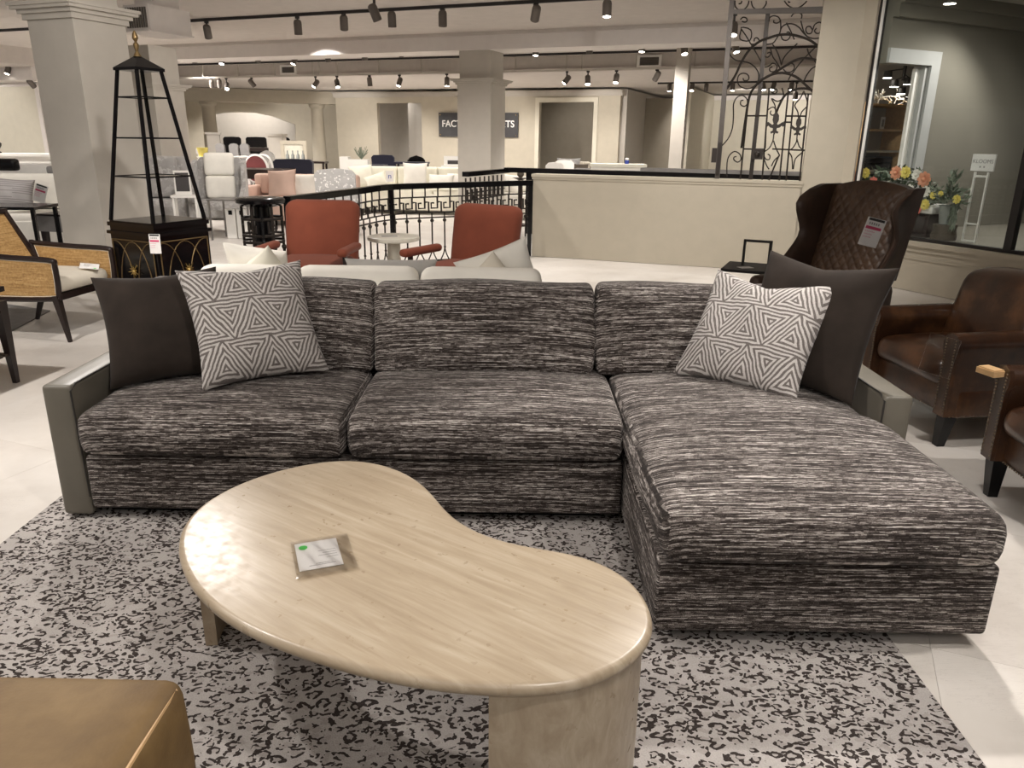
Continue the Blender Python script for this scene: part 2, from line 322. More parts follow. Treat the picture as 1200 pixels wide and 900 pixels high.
# ------------------------------------------------------------------ mesh builder
class MB:
    def __init__(self): self.v = []; self.f = []; self.T = Matrix.Identity(4)
    def add(self, vs, fs):
        o = len(self.v); self.v += [tuple(self.T @ Vector(p)) for p in vs]; self.f += [tuple(i + o for i in q) for q in fs]; return self
    def box(self, a, b):
        x0, y0, z0 = a; x1, y1, z1 = b
        return self.add([(x0, y0, z0), (x1, y0, z0), (x1, y1, z0), (x0, y1, z0), (x0, y0, z1), (x1, y0, z1), (x1, y1, z1), (x0, y1, z1)],
                        [(3, 2, 1, 0), (4, 5, 6, 7), (0, 1, 5, 4), (1, 2, 6, 5), (2, 3, 7, 6), (3, 0, 4, 7)])
    def prism(self, poly, z0, z1, map_=None):
        # poly: list of (a, b); map_ turns (a, b, h) into a point; default (a, b, h) = (x, y, z)
        m = map_ or (lambda a, b, h: (a, b, h)); n = len(poly)
        vs = [m(a, b, z0) for a, b in poly] + [m(a, b, z1) for a, b in poly]
        fs = [tuple(range(n))[::-1], tuple(range(n, 2 * n))] + [(i, (i + 1) % n, n + (i + 1) % n, n + i) for i in range(n)]
        return self.add(vs, fs)
    def taper(self, p0, p1, a0, a1, b0=None, b1=None):
        # square bar from p0 to p1, half sizes (a0 x b0) to (a1 x b1)
        b0 = b0 or a0; b1 = b1 or a1; P0, P1 = Vector(p0), Vector(p1); d = (P1 - P0).normalized()
        u = Vector((1, 0, 0)) if abs(d.x) < 0.8 else Vector((0, 1, 0)); w = d.cross(u).normalized(); u = w.cross(d).normalized()
        vs = [P0 + u * (s * a0) + w * (t * b0) for s, t in ((-1, -1), (1, -1), (1, 1), (-1, 1))] + [P1 + u * (s * a1) + w * (t * b1) for s, t in ((-1, -1), (1, -1), (1, 1), (-1, 1))]
        return self.add(vs, [(3, 2, 1, 0), (4, 5, 6, 7), (0, 1, 5, 4), (1, 2, 6, 5), (2, 3, 7, 6), (3, 0, 4, 7)])
    def tube(self, pts, r, n=8, r1=None, closed=False):
        P = [Vector(p) for p in pts]; m = len(P); vs = []; fs = []; prev = None
        for i, p in enumerate(P):
            if closed: t = P[(i + 1) % m] - P[i - 1]
            else: t = P[min(i + 1, m - 1)] - P[max(i - 1, 0)]
            t.normalize()
            if prev is None:
                a = Vector((0, 0, 1)) if abs(t.z) < 0.9 else Vector((1, 0, 0)); u = t.cross(a).normalized()
            else: u = (prev - t * prev.dot(t)).normalized()
            prev = u; w = t.cross(u); rr = r if r1 is None else r + (r1 - r) * i / (m - 1)
            vs += [p + (u * cos(2 * pi * k / n) + w * sin(2 * pi * k / n)) * rr for k in range(n)]
        for i in range(m if closed else m - 1):
            j = (i + 1) % m
            fs += [(i * n + k, i * n + (k + 1) % n, j * n + (k + 1) % n, j * n + k) for k in range(n)]
        if not closed: fs += [tuple(range(n))[::-1], tuple(range((m - 1) * n, m * n))]
        return self.add(vs, fs)
    def lathe(self, prof, n=20, c=(0, 0, 0)):
        vs = [(c[0] + r * cos(2 * pi * k / n), c[1] + r * sin(2 * pi * k / n), c[2] + z) for r, z in prof for k in range(n)]; m = len(prof)
        fs = [(i * n + k, i * n + (k + 1) % n, (i + 1) * n + (k + 1) % n, (i + 1) * n + k) for i in range(m - 1) for k in range(n)]
        fs += [tuple(range(n))[::-1], tuple(range((m - 1) * n, m * n))]
        return self.add(vs, fs)
    def rbox(self, c, h, r, n=(6, 6, 4), fn=None):
        ax = []
        for k in range(3):
            H = h[k]; rr = min(r, H * 0.999); e = [0, rr * math.tan(pi / 8), rr]
            inner = [-H + rr + (2 * H - 2 * rr) * i / n[k] for i in range(1, n[k])]
            ax.append([-H + q for q in e] + inner + [H - q for q in e[::-1]])
        idx = {}; vs = []; fs = []
        def vid(p):
            key = (round(p[0], 6), round(p[1], 6), round(p[2], 6))
            if key not in idx:
                q = [max(-h[k] + min(r, h[k] * .999), min(h[k] - min(r, h[k] * .999), p[k])) for k in range(3)]
                d = Vector([p[k] - q[k] for k in range(3)])
                if d.length > 1e-9: d = d.normalized() * min(r, min(h) * .999)
                w = Vector(q) + d
                w = fn(w) if fn else w
                idx[key] = len(vs); vs.append((w[0] + c[0], w[1] + c[1], w[2] + c[2]))
            return idx[key]
        for k in range(3):
            i, j = (k + 1) % 3, (k + 2) % 3
            for s in (-1, 1):
                for a in range(len(ax[i]) - 1):
                    for b in range(len(ax[j]) - 1):
                        q = []
                        for u, w in ((a, b), (a + 1, b), (a + 1, b + 1), (a, b + 1)):
                            p = [0, 0, 0]; p[k] = s * h[k]; p[i] = ax[i][u]; p[j] = ax[j][w]; q.append(vid(p))
                        fs.append(tuple(q) if s > 0 else tuple(q[::-1]))
        return self.add(vs, fs)
    def grid(self, fn, nu, nv, wrap=False):
        vs = [fn(i / nu, j / nv) for j in range(nv + 1) for i in range(nu + 1)]
        fs = [(j * (nu + 1) + i, j * (nu + 1) + i + 1, (j + 1) * (nu + 1) + i + 1, (j + 1) * (nu + 1) + i) for j in range(nv) for i in range(nu)]
        return self.add(vs, fs)
    def ball(self, c, r, n=10, sz=1.0):
        m = max(4, n // 2); return self.lathe([(max(1e-4, r * sin(pi * i / m)), -r * sz * cos(pi * i / m)) for i in range(m + 1)], n, c)

def mesh(name, mb, mt, sharp=38, uv=None):
    me = bpy.data.meshes.new(name); me.from_pydata(mb.v, [], mb.f); me.validate(); me.materials.append(M[mt])
    me.polygons.foreach_set('use_smooth', [True] * len(me.polygons))
    if sharp < 180: me.set_sharp_from_angle(angle=radians(sharp))
    if uv == 'box':
        L = me.uv_layers.new(name='UVMap').data; V = me.vertices
        for p in me.polygons:
            side = abs(p.normal.x) > 0.72
            for li in p.loop_indices:
                q = V[me.loops[li].vertex_index].co
                L[li].uv = (q.y + 7.3, q.z - q.x + 3.1) if side else (q.x, q.z + q.y)
    return me
def put(name, me, parent=None, loc=(0, 0, 0), rz=0.0):
    o = bpy.data.objects.new(name, me); COL.objects.link(o)
    if parent is not None: o.parent = parent
    o.location = loc; o.rotation_euler = (0, 0, rz); return o
def part(name, mb, mt, parent, label=None, uv=None, sharp=38, kind=None):
    o = put(name, mesh(name, mb, mt, sharp, uv), parent)
    if label: o['label'] = label
    if kind: o['kind'] = kind
    return o
def tag(o, label, cat, group=None):
    o['label'] = label; o['category'] = cat
    if group: o['group'] = group
    return o
def thing(name, label, cat, loc=(0, 0, 0), rz=0.0, group=None):
    return tag(put(name, None, None, loc, rz), label, cat, group)
def solo(name, mb, mt, label, cat, loc=(0, 0, 0), rz=0.0, group=None, uv=None, sharp=38):
    return tag(put(name, mesh(name, mb, mt, sharp, uv), None, loc, rz), label, cat, group)
def struct(name, mb, mt, parent=None, loc=(0, 0, 0), rz=0.0, sharp=38):
    o = put(name, mesh(name, mb, mt, sharp), parent, loc, rz)
    if parent is None: o['kind'] = 'structure'
    return o
def dup(o, loc=None, rz=None, label=None, group=None, parent=None):
    c = o.copy(); COL.objects.link(c)
    if parent is not None: c.parent = parent
    if loc is not None: c.location = loc
    if rz is not None: c.rotation_euler = (0, 0, rz)
    if label: c['label'] = label
    if group: c['group'] = group
    for ch in list(o.children): dup(ch, parent=c)
    return c
def text(name, body, size, mt, parent, loc, rot, align='CENTER', ext=0.001, bold=0.0):
    cu = bpy.data.curves.new(name, 'FONT'); cu.body = body; cu.size = size; cu.extrude = ext; cu.align_x = align; cu.offset = bold
    tmp = bpy.data.objects.new(name, cu); COL.objects.link(tmp)
    me = bpy.data.meshes.new_from_object(tmp.evaluated_get(bpy.context.evaluated_depsgraph_get())); bpy.data.objects.remove(tmp)
    me.materials.clear(); me.materials.append(M[mt]); o = bpy.data.objects.new(name, me); COL.objects.link(o); o.parent = parent
    o.location = loc; o.rotation_euler = rot; return o
def smooth(pts, n=6, closed=False):
    P = [Vector(p) if len(p) == 3 else Vector((p[0], p[1], 0)) for p in pts]; m = len(P); out = []
    for i in range(m if closed else m - 1):
        if closed: a, b, c, d = P[i - 1], P[i], P[(i + 1) % m], P[(i + 2) % m]
        else: a, b, c, d = P[max(i - 1, 0)], P[i], P[i + 1], P[min(i + 2, m - 1)]
        for k in range(n):
            t = k / n
            out.append(0.5 * ((2 * b) + (c - a) * t + (2 * a - 5 * b + 4 * c - d) * t * t + (3 * b - a - 3 * c + d) * t ** 3))
    if not closed: out.append(P[-1])
    return out
def ss(x): x = max(0.0, min(1.0, x)); return x * x * (3 - 2 * x)

def pillow_mb(w, h, th, n=18, flop=0.0, seed=0, chop=0.0):
    # knife-edged cushion standing in local x-z, base at z = 0, thickness along y
    mb = MB(); rnd = random.Random(seed); ph = [rnd.uniform(0, 6.28) for _ in range(4)]
    def pt(u, v, s):
        a, b = 2 * u - 1, 2 * v - 1
        px = a * (w / 2) * (1 - 0.10 * (1 - b * b) * a * a); pz = h / 2 + b * (h / 2) * (1 - 0.085 * (1 - a * a) * b * b) - chop * (1 - abs(a)) ** 1.3 * max(0, b) ** 3
        e = max(0.0, (1 - a * a) * (1 - b * b)); t = th / 2 * (e ** 0.40)
        t *= 1 + 0.05 * sin(5 * a + ph[0]) * sin(4 * b + ph[1]); t += 0.004 * sin(9 * a + 6 * b + ph[2]) * e + 0.005 * sin(26 * b + 3 * ph[3]) * abs(a) ** 5 * (1 - abs(a)) * 6 + 0.005 * sin(24 * a + ph[1]) * abs(b) ** 5 * (1 - abs(b)) * 6
        y = s * t - flop * max(0, b) ** 2 * abs(a) ** 1.5
        return (px, y, pz)
    # samples denser near the edges
    def q(t): return 0.5 - 0.5 * cos(pi * t)
    mb.grid(lambda u, v: pt(q(u), q(v), -1), n, n); o = len(mb.v); mb.grid(lambda u, v: pt(1 - q(u), q(v), 1), n, n)
    return mb
def weld(me):
    import bmesh
    bm = bmesh.new(); bm.from_mesh(me); bmesh.ops.remove_doubles(bm, verts=bm.verts, dist=1e-5); bm.to_mesh(me); bm.free()
def pillow(label, bl, br, top, w, h, th, mt, group=None, seed=0, name='throw_pillow', cat='pillow', chop=0.0):
    # bl, br: where the lower corners rest; top: a point of the middle of the upper edge
    bl, br, top = Vector(bl), Vector(br), Vector(top); c = (bl + br) / 2
    X = (br - bl).normalized(); Z = top - c; Z = (Z - X * Z.dot(X)).normalized(); Y = Z.cross(X)
    me = mesh(name, pillow_mb(w, h, th, seed=seed, chop=chop), mt, 180); weld(me)
    o = bpy.data.objects.new(name, me); COL.objects.link(o)
    o.matrix_world = Matrix(((X.x, Y.x, Z.x, c.x), (X.y, Y.y, Z.y, c.y), (X.z, Y.z, Z.z, c.z), (0, 0, 0, 1)))
    return tag(o, label, cat, group)
def place(o, c, X, Z):
    X = Vector(X).normalized(); Z = Vector(Z); Z = (Z - X * Z.dot(X)).normalized(); Y = Z.cross(X); c = Vector(c)
    o.matrix_world = Matrix(((X.x, Y.x, Z.x, c.x), (X.y, Y.y, Z.y, c.y), (X.z, Y.z, Z.z, c.z), (0, 0, 0, 1)))

# ================================================================== SETTING
CEIL = 3.05
fl = struct('floor', MB().box((-40, -6, -0.06), (40, 45, -0.004)), 'floor')
tile_me = None
mb = MB().box((-0.4545, -0.4545, -0.0035), (0.4545, 0.4545, 0.0))
tile_me = mesh('floor_tile', mb, 'floor')
for i in range(-9, 5):
    for j in range(-1, 9):
        p = G(i * 0.91, j * 0.91)
        if -7.5 < p.x < 4.8 and 0 < p.y < 9.6: put('floor_tile', tile_me, fl, (p.x, p.y, 0), RB)
struct('ceiling', MB().box((-34, -12, CEIL), (18, 33, CEIL + 0.1)), 'ceil', None, (0, 0, 0), RB)

# far wall with its openings (building frame: x = s, y = t)
mb = MB(); T0 = 21.5
for a, b, z0, z1 in ((-14.8, -13.3, 0, 2.73), (-13.3, -11.75, 2.4, 2.73), (-11.75, -7.95, 0, 2.73), (-7.95, -6.35, 2.4, 2.73), (-6.35, -5.61, 0, 2.73)):
    mb.box((a, T0, z0), (b, T0 + 0.15, z1))
wb = struct('wall_back', mb, 'wall', None, (0, 0, 0), RB)
mb = MB().box((-14.85, T0 - 0.07, 2.62), (-5.55, T0 - 0.001, 2.70)).box((-14.85, T0 - 0.04, 2.56), (-5.55, T0 - 0.001, 2.62))
struct('trim_1', mb, 'wallgrey', None, (0, 0, 0), RB)
mb = MB()
for a, b in ((-8.07, -7.95), (-6.35, -6.23)): mb.box((a, T0 - 0.03, 0), (b, T0 - 0.001, 2.52))
mb.box((-7.95, T0 - 0.03, 2.4), (-6.35, T0 - 0.001, 2.52))
struct('trim_2', mb, 'cream', None, (0, 0, 0), RB)
# rooms behind the two openings
mb = MB().box((-7.95, T0 + 2.4, 0), (-4.0, T0 + 2.5, 2.6)).box((-9.0, T0 + 0.15, 0), (-8.9, T0 + 2.5, 2.6)).box((-8.9, T0 + 2.4, 0), (-7.95, T0 + 2.5, 2.6)).box((-9, T0 + .15, 2.6), (-5.8, T0 + 2.5, 2.65))
struct('wall_alcove', mb, 'taupe', None, (0, 0, 0), RB)
mb = MB().box((-15.5, T0 + 3.4, 0), (-9.2, T0 + 3.5, 2.7)).box((-13.0, T0 + 1.4, 0), (-12.45, T0 + 1.9, 2.7)).box((-15.5, T0 + .15, 2.7), (-9.2, T0 + 3.5, 2.75))
struct('wall_gallery', mb, 'wallgrey', None, (0, 0, 0), RB)
# wall that runs back at the right end of the far wall, with a doorway
mb = MB().box((-5.61, T0 + 0.15, 0), (-5.46, 26.3, 2.73)).box((-5.61, 26.3, 2.45), (-5.46, 28.6, 2.73)).box((-5.61, 28.6, 0), (-5.46, 30, 2.73))
struct('wall_recess', mb, 'wallgrey', None, (0, 0, 0), RB)
mb = MB().box((-5.66, 26.2, 0), (-5.612, 26.32, 2.55)).box((-5.66, 26.32, 2.43), (-5.612, 28.6, 2.55)).box((-5.66, 28.5, 0), (-5.612, 28.62, 2.55))
struct('trim_3', mb, 'cream', None, (0, 0, 0), RB)
struct('trim_4', MB().box((-5.68, T0 - 0.05, 2.62), (-5.612, 30, 2.70)), 'wallgrey', None, (0, 0, 0), RB)
struct('door_1', MB().box((-5.52, 26.34, 0.0), (-5.48, 28.48, 2.42)), 'taupe', None, (0, 0, 0), RB)
# white block of walls on the right, directory sign on it
mb = MB().box((-3.8, 21.2, 0), (-3.66, 25.3, 2.73)).box((-3.8, 25.3, 0), (6.5, 25.45, 2.73))
struct('wall_right', mb, 'cream', None, (0, 0, 0), RB)
mb = MB().box((-3.87, 21.2, 2.60), (-3.80, 25.3, 2.73)).box((-3.8, 25.22, 2.60), (6.5, 25.3, 2.73))
struct('trim_5', mb, 'ceiltrim', None, (0, 0, 0), RB)
# lowered ceiling in front of and over the far wall
mb = MB().box((-24, 16.0, 2.78), (10, 30.5, 2.85)).box((-24, 16.0, 2.85), (10, 16.12, CEIL)).box((-24, 15.94, 2.74), (10, 16.05, 2.80))
struct('ceiling_soffit', mb, 'ceil', None, (0, 0, 0), RB)
# beam between the columns
struct('trim_6', MB().box((-16, 12.15, 2.79), (9, 12.75, CEIL)), 'ceiltrim', None, (0, 0, 0), RB)
struct('trim_7', MB().box((-16, 12.10, 3.0), (9, 12.15, CEIL)), 'ceil', None, (0, 0, 0), RB)
# left wall and the dropped ceiling over it
struct('wall_left', MB().box((-30, 12.5, 0), (-16.2, 12.65, 2.42)), 'cream', None, (0, 0, 0), RB)
struct('trim_8', MB().box((-30, 12.46, 2.38), (-16.15, 12.5, 2.46)).box((-16.32, 12.44, 0), (-16.2, 12.5, 2.40)), 'ceiltrim', None, (0, 0, 0), RB)
struct('trim_9', MB().box((-30, 11.9, 2.46), (-15.6, 12.7, 2.86)), 'ceiltrim', None, (0, 0, 0), RB)
struct('trim_10', MB().box((-30, 11.0, 2.72), (-15.4, 11.9, CEIL)), 'ceil', None, (0, 0, 0), RB)

def column(s, t, w, zc0, zc1, ztop, base=True):
    c = struct('column', MB().box((s - w, t, 0), (s, t + w, zc0)).box((s - w + .03, t + .03, zc0), (s - .03, t + w - .03, ztop)), 'column', None, (0, 0, 0), RB)
    mb = MB()
    for k, (dz, o) in enumerate(((0, .025), (.35, .05), (.6, .085), (.8, .10))):
        z0 = zc0 + (zc1 - zc0) * dz; z1 = zc0 + (zc1 - zc0) * ([.35, .6, .8, 1][k])
        mb.box((s - w - o, t - o, z0), (s + o, t + w + o, z1))
    part('column_capital', mb, 'column', c)
    part('column_base', MB().box((s - w - .03, t - .03, 0.0), (s + .03, t + w + .03, 0.16)), 'column', c)
column(-6.08, 5.09, 0.54, 2.36, 2.49, CEIL)
column(-5.36, 12.18, 0.61, 2.27, 2.36, CEIL)
column(-9.86, 9.5, 0.62, 2.09, 2.18, 2.72)
mb = MB().box((-2.90, 14.9, 0), (-2.66, 15.14, CEIL))
struct('column', mb, 'wallgrey', None, (0, 0, 0), RB)

# entablature on two round columns and the arched wall behind it
LB = Vector((-9.998, 24.64, 0)); LA = radians(18.46)
mb = MB().box((-0.05, -0.25, 2.38), (4.45, 0.25, 2.73)).box((-0.09, -0.29, 2.66), (4.49, 0.29, 2.76))
ent = struct('trim_11', mb, 'wall', None, LB, LA)
for x in (0.57, 3.83):
    c = struct('column', MB().lathe([(0.27, 0), (0.27, .12), (0.225, .18), (0.215, 1.2), (0.19, 2.22), (0.20, 2.25), (0.25, 2.29), (0.26, 2.37)], 20), 'wall', None,
               LB + Vector((cos(LA) * x, sin(LA) * x, 0)), LA)
struct('wall_pilaster', MB().box((-1.6, 0.0, 0), (-0.1, 0.4, 2.73)), 'wall', None, LB, LA)
# arch: polygon wall with an arched opening
pts = [(0.48, 0.0), (0.55, 1.1), (0.61, 2.06), (0.94, 2.12), (1.43, 2.15), (1.99, 2.14), (2.54, 2.03), (3.26, 1.78), (3.24, 0.0)]
poly = [(-3.0, 0), (-3.0, 2.73), (6.0, 2.73), (6.0, 0)] + pts[::-1]
mb = MB().prism(poly, 0.0, 0.25, lambda a, b, h: (a, h, b))
struct('wall_arch', mb, 'wall', None, LB + Vector((-0.79, 2.37, 0)), LA)
o2 = LB + Vector((-1.6, 5.8, 0))
mb = MB().box((-3, 0, 0), (9, 0.1, 2.7)).box((-0.75, -3.2, 0), (-0.65, 0, 2.7)).box((-3, -3.2, 2.7), (9, 0.1, 2.75))
struct('wall_dining', mb, 'wallgrey', None, o2, LA)
dr = struct('door_2', MB().box((3.55, -0.06, 0), (4.35, -0.01, 2.02)), 'wallgrey', None, o2, LA)
for z0, z1 in ((0.15, 0.9), (1.0, 1.85)): part('door_panel', MB().box((3.68, -0.075, z0), (4.22, -0.055, z1)), 'wallgrey', dr)
struct('trim_12', MB().box((3.42, -0.08, 0), (3.55, -0.01, 2.14)).box((4.35, -0.08, 0), (4.48, -0.01, 2.14)).box((3.55, -0.08, 2.02), (4.35, -0.01, 2.14)), 'wallgrey', None, o2, LA)

# half wall by the stair, its cap, and the pier
HA = Vector((0.232, 9.797, 0)); HANG = radians(-18.5)
hw = struct('wall_stair', MB().box((0.0, 0.0, 0), (3.16, 0.16, 0.97)), 'wall', None, HA, HANG)
part('wall_cap', MB().box((-0.015, -0.03, 0.985), (3.16, 0.19, 1.02)).box((-0.01, -0.015, 0.955), (3.16, 0.175, 0.985)), 'wall', hw)
# pier: front face along the half wall, then turned toward the shop window
pl = [(3.14, 0.0), (3.552, 0.0), (3.656, -0.104), (3.672, -0.088), (3.55, 0.3), (3.14, 0.3)]
struct('wall_pier', MB().prism(pl, 0.0, CEIL), 'wall', None, HA, HANG)

# shop window wall: frame direction dw, inside direction ds
C1 = Vector((3.6, 8.67, 0)); WANG = math.atan2(-0.894, 0.448)
def K(k, m, z=0.0): return C1 + Vector((0.448, -0.894, 0)) * k + Vector((0.894, 0.448, 0)) * m + Vector((0, 0, z))
# local frame of the window wall: x along dw, y = inside
mb = MB().box((0.1, 0.0, 0), (6.5, 0.14, 0.47)).box((0.1, 0.0, 2.88), (6.5, 0.14, CEIL))
ww = struct('wall_window', mb, 'wall', None, C1, WANG)
struct('trim_13', MB().box((0.1, -0.05, 0.455), (6.5, 0.16, 0.50)).box((0.1, -0.02, 0.40), (6.5, -0.001, 0.455)).box((0.1, -0.012, 0.32), (6.5, -0.001, 0.34)), 'wall', None, C1, WANG)
win = struct('window_1', MB().box((0.15, 0.03, 0.5), (0.185, 0.10, 2.88)).box((1.88, 0.03, 0.5), (1.95, 0.10, 2.88)).box((3.9, 0.03, 0.5), (3.97, 0.10, 2.88))
             .box((0.185, 0.03, 0.5), (1.88, 0.10, 0.53)).box((1.95, 0.03, 0.5), (3.9, 0.10, 0.53)).box((0.185, 0.03, 2.84), (1.88, 0.10, 2.88)).box((1.95, 0.03, 2.84), (3.9, 0.10, 2.88)), 'track', None, C1, WANG)
part('frame_edge', MB().box((0.187, 0.02, 0.53), (0.20, 0.05, 2.84)), 'offwhite', win, 'bright metal edge of the window frame')
part('pane', MB().box((0.20, 0.055, 0.53), (1.88, 0.065, 2.84)), 'glass', win)
part('pane', MB().box((1.95, 0.055, 0.53), (3.9, 0.065, 2.84)), 'glass', win)
# inside the florist's: display floor, side wall with a doorway, ceiling moulding
struct('floor_display', MB().box((0.1, 0.16, 0.40), (5.0, 3.6, 0.498)), 'shopwall', None, C1, WANG)
SW = K(0.25, 0.0); SANG = math.atan2(0.448, 0.894)
mb = MB().box((0.12, 0.0, 2.23), (0.80, 0.12, 2.9)).box((0.80, 0.0, 0.3), (5.0, 0.12, 2.9))
struct('wall_shop', mb, 'shopwall', None, SW, SANG)
struct('trim_14', MB().box((0.79, -0.035, 0.4), (0.93, -0.001, 2.37)).box((0.12, -0.035, 2.23), (0.79, -0.001, 2.37)).box((0.74, 0.0, 0.4), (0.79, 0.14, 2.23)), 'frame', None, SW, SANG)
struct('trim_15', MB().box((0.12, -0.07, 2.66), (5.0, -0.001, 2.78)).box((0.12, -0.12, 2.78), (5.0, -0.001, 2.9)).box((0.93, -0.02, 0.5), (5.0, -0.001, 0.62)), 'shopwall', None, SW, SANG)
struct('ceiling_shop', MB().box((0.15, 0.12, 2.90), (5.0, 5.0, 2.96)), 'wallgrey', None, C1, WANG)
struct('wall_shop_end', MB().box((2.6, 0.14, 0.3), (2.72, 4.0, 2.9)), 'shopwall', None, C1, WANG)
# next room seen through that doorway
struct('wall_shop_back', MB().box((2.3, 2.2, 0), (6.5, 2.3, 2.9)), 'wallgrey', None, SW, SANG)
struct('window_2', MB().box((0.66, 0.05, 0.4), (0.69, 0.09, 2.2)).box((0.71, 0.05, 0.4), (0.74, 0.09, 2.2)), 'offwhite', None, SW, SANG)
spot(K(1.1, 1.3, 2.85), K(0.7, 0.7, 0.8), 95, 120, 0.6, 0.05)
spot(K(2.0, 2.0, 2.85), K(1.4, 1.6, 1.0), 50, 130, 0.6, 0.05)
spot(SW + Vector((cos(SANG) * .4 - sin(SANG) * 1.2, sin(SANG) * .4 + cos(SANG) * 1.2, 2.7)), SW + Vector((cos(SANG) * .4 - sin(SANG) * 1.8, sin(SANG) * .4 + cos(SANG) * 1.8, 1.0)), 110, 130, 0.6, 0.05)

# ================================================================== THE SOFA GROUP
sofa = thing('sectional_sofa', 'charcoal and grey striated sectional sofa with right-hand chaise and olive leather arms', 'sofa', (-0.13, 3.1, 0))
SO = Matrix.Translation((0.13, -3.1, 0))
def sm(): m = MB(); m.T = SO.copy(); return m
part('seat_base', sm().rbox((-0.60, 3.08, 0.163), (1.03, 0.42, 0.112), 0.018, (8, 4, 3)), 'tweed', sofa, uv='box')
def notch(p):
    q = Vector(p)
    if q.x > 0: q.x -= 0.055 * ss((q.y + 0.05) / 0.04)
    return q
part('chaise_base', sm().rbox((0.93, 2.715, 0.167), (0.497, 0.785, 0.118), 0.018, (8, 24, 3), notch), 'tweed', sofa, uv='box')
part('plinth', sm().box((-1.60, 2.74, 0.009), (0.36, 3.46, 0.06)).box((0.52, 2.03, 0.009), (1.34, 3.46, 0.06)), 'black', sofa)
def armfn(p): return Vector((p.x * (1 - 0.05 * (0.26 - p.z)), p.y, p.z))
for x0, x1, lab in ((-1.745, -1.632, None), (1.378, 1.49, None)):
    a = part('arm', sm().rbox(((x0 + x1) / 2, 3.09, 0.290), ((x1 - x0) / 2, 0.43, 0.266), 0.016, (3, 8, 6)), 'olive', sofa, 'olive grey leather arm of the sofa')
    xi = x1 - 0.004 if x0 < 0 else x0 + 0.004
    part('arm_seam', sm().tube([(xi, 2.668, 0.10), (xi, 2.662, 0.535), (xi, 2.70, 0.5545), (xi, 3.5, 0.5545)], 0.0035, 6), 'olive_seam', a, 'dark seam along the arm edge')
part('back_frame', sm().rbox((-0.13, 3.495, 0.37), (1.50, 0.06, 0.31), 0.02, (8, 2, 4)), 'tweed', sofa, uv='box')
def seatfn(hx, hy, hz, puff, bul):
    def f(p):
        a, b, c = p.x / hx, p.y / hy, p.z / hz; q = Vector(p); e = (1 - a ** 4) * (1 - abs(b) ** 3)
        if c > 0: q.z += puff * max(0, 1 - a * a) ** 0.85 * max(0, 1 - b * b) ** 0.8 * c
        q.y += (-bul if b < 0 else 0) * (1 - a ** 4) * (1 - c * c) * abs(b) ** 3
        q.x += (0.012 if a > 0 else -0.012) * abs(a) ** 3 * (1 - c * c) * (1 - b ** 4)
        q.z += 0.0035 * sin(11 * p.x + 4 * p.y) * (1 if c > 0 else 0) * max(0, 1 - b * b)
        return q
    return f
for cx, hx in ((-1.127, 0.497), (-0.097, 0.518)):
    part('seat_cushion', sm().rbox((cx, 2.965, 0.370), (hx, 0.345, 0.085), 0.045, (14, 10, 3), seatfn(hx, 0.345, 0.088, 0.034, 0.022)), 'tweed', sofa, uv='box', sharp=180)
def chfn(p):
    q = seatfn(0.489, 0.705, 0.085, 0.060, 0.022)(p)
    if q.x > 0: q.x -= 0.052 * ss((q.y - 0.02) / 0.10)
    return q
part('chaise_cushion', sm().rbox((0.918, 2.585, 0.378), (0.489, 0.705, 0.085), 0.062, (14, 22, 3), chfn), 'tweed', sofa, uv='box', sharp=180)
def backfn(hx, hy, hz, seed):
    def f(p):
        a, b, c = p.x / hx, p.y / hy, p.z / hz; q = Vector(p)
        if b < 0: q.y -= 0.035 * (1 - a ** 4) * (1 - c ** 4)
        q.z += (0.006 * sin(8 * p.x + seed) + 0.004 * (1 - a * a)) * (1 if c > 0 else 0)
        q.x += 0.010 * (1 if a > 0 else -1) * abs(a) ** 3 * (1 - c * c) + 0.004 * sin(17 * p.z + seed) * abs(a) ** 6
        q.y += 0.26 * (p.z + hz)
        return q
    return f
for k, (x0, x1) in enumerate(((-1.62, -0.618), (-0.606, 0.358), (0.370, 1.365))):
    hx = (x1 - x0) / 2
    part('back_cushion', sm().rbox(((x0 + x1) / 2, 3.265, 0.642), (hx, 0.072, 0.190), 0.028, (14, 3, 8), backfn(hx, 0.072, 0.190, k * 2.1)), 'tweed', sofa, uv='box', sharp=180)

# scatter cushions
ZS = 0.483
pillow('charcoal velvet cushion in the corner by the left arm of the striated sofa', (-1.61, 2.87, ZS - .015), (-1.17, 3.10, ZS), (-1.47, 3.25, 0.90), 0.49, 0.49, 0.17, 'velvet', 'charcoal velvet cushions', 3, chop=.015)
pillow('triangle patterned cushion leaning beside the cushion at the left arm of the sofa', (-1.205, 2.83, ZS + .004), (-0.79, 3.09, ZS + .01), (-1.15, 3.21, 0.93), 0.515, 0.52, 0.17, 'pattern', 'triangle patterned cushions', 5, chop=.02)
pillow('triangle patterned cushion leaning on the chaise, brightly lit', (0.685, 3.12, ZS + .01), (1.09, 2.74, ZS + .012), (1.03, 3.22, 0.90), 0.545, 0.52, 0.17, 'pattern', 'triangle patterned cushions', 8, chop=.055)
pillow('charcoal velvet cushion against the right arm, behind the patterned one on the chaise', (0.955, 3.22, ZS), (1.315, 2.75, ZS), (1.215, 3.16, 0.925), 0.57, 0.55, 0.17, 'velvet', 'charcoal velvet cushions', 11, chop=.03)

# rug
def rugfn(p): return p
solo('area_rug', MB().rbox((0, 0, 0.0045), (1.5185, 1.62, 0.004), 0.0035, (2, 2, 1)), 'leopard', 'grey rug with a dark leopard print under the stone table and sofa', 'rug', (-0.352, 2.02, 0.0005))

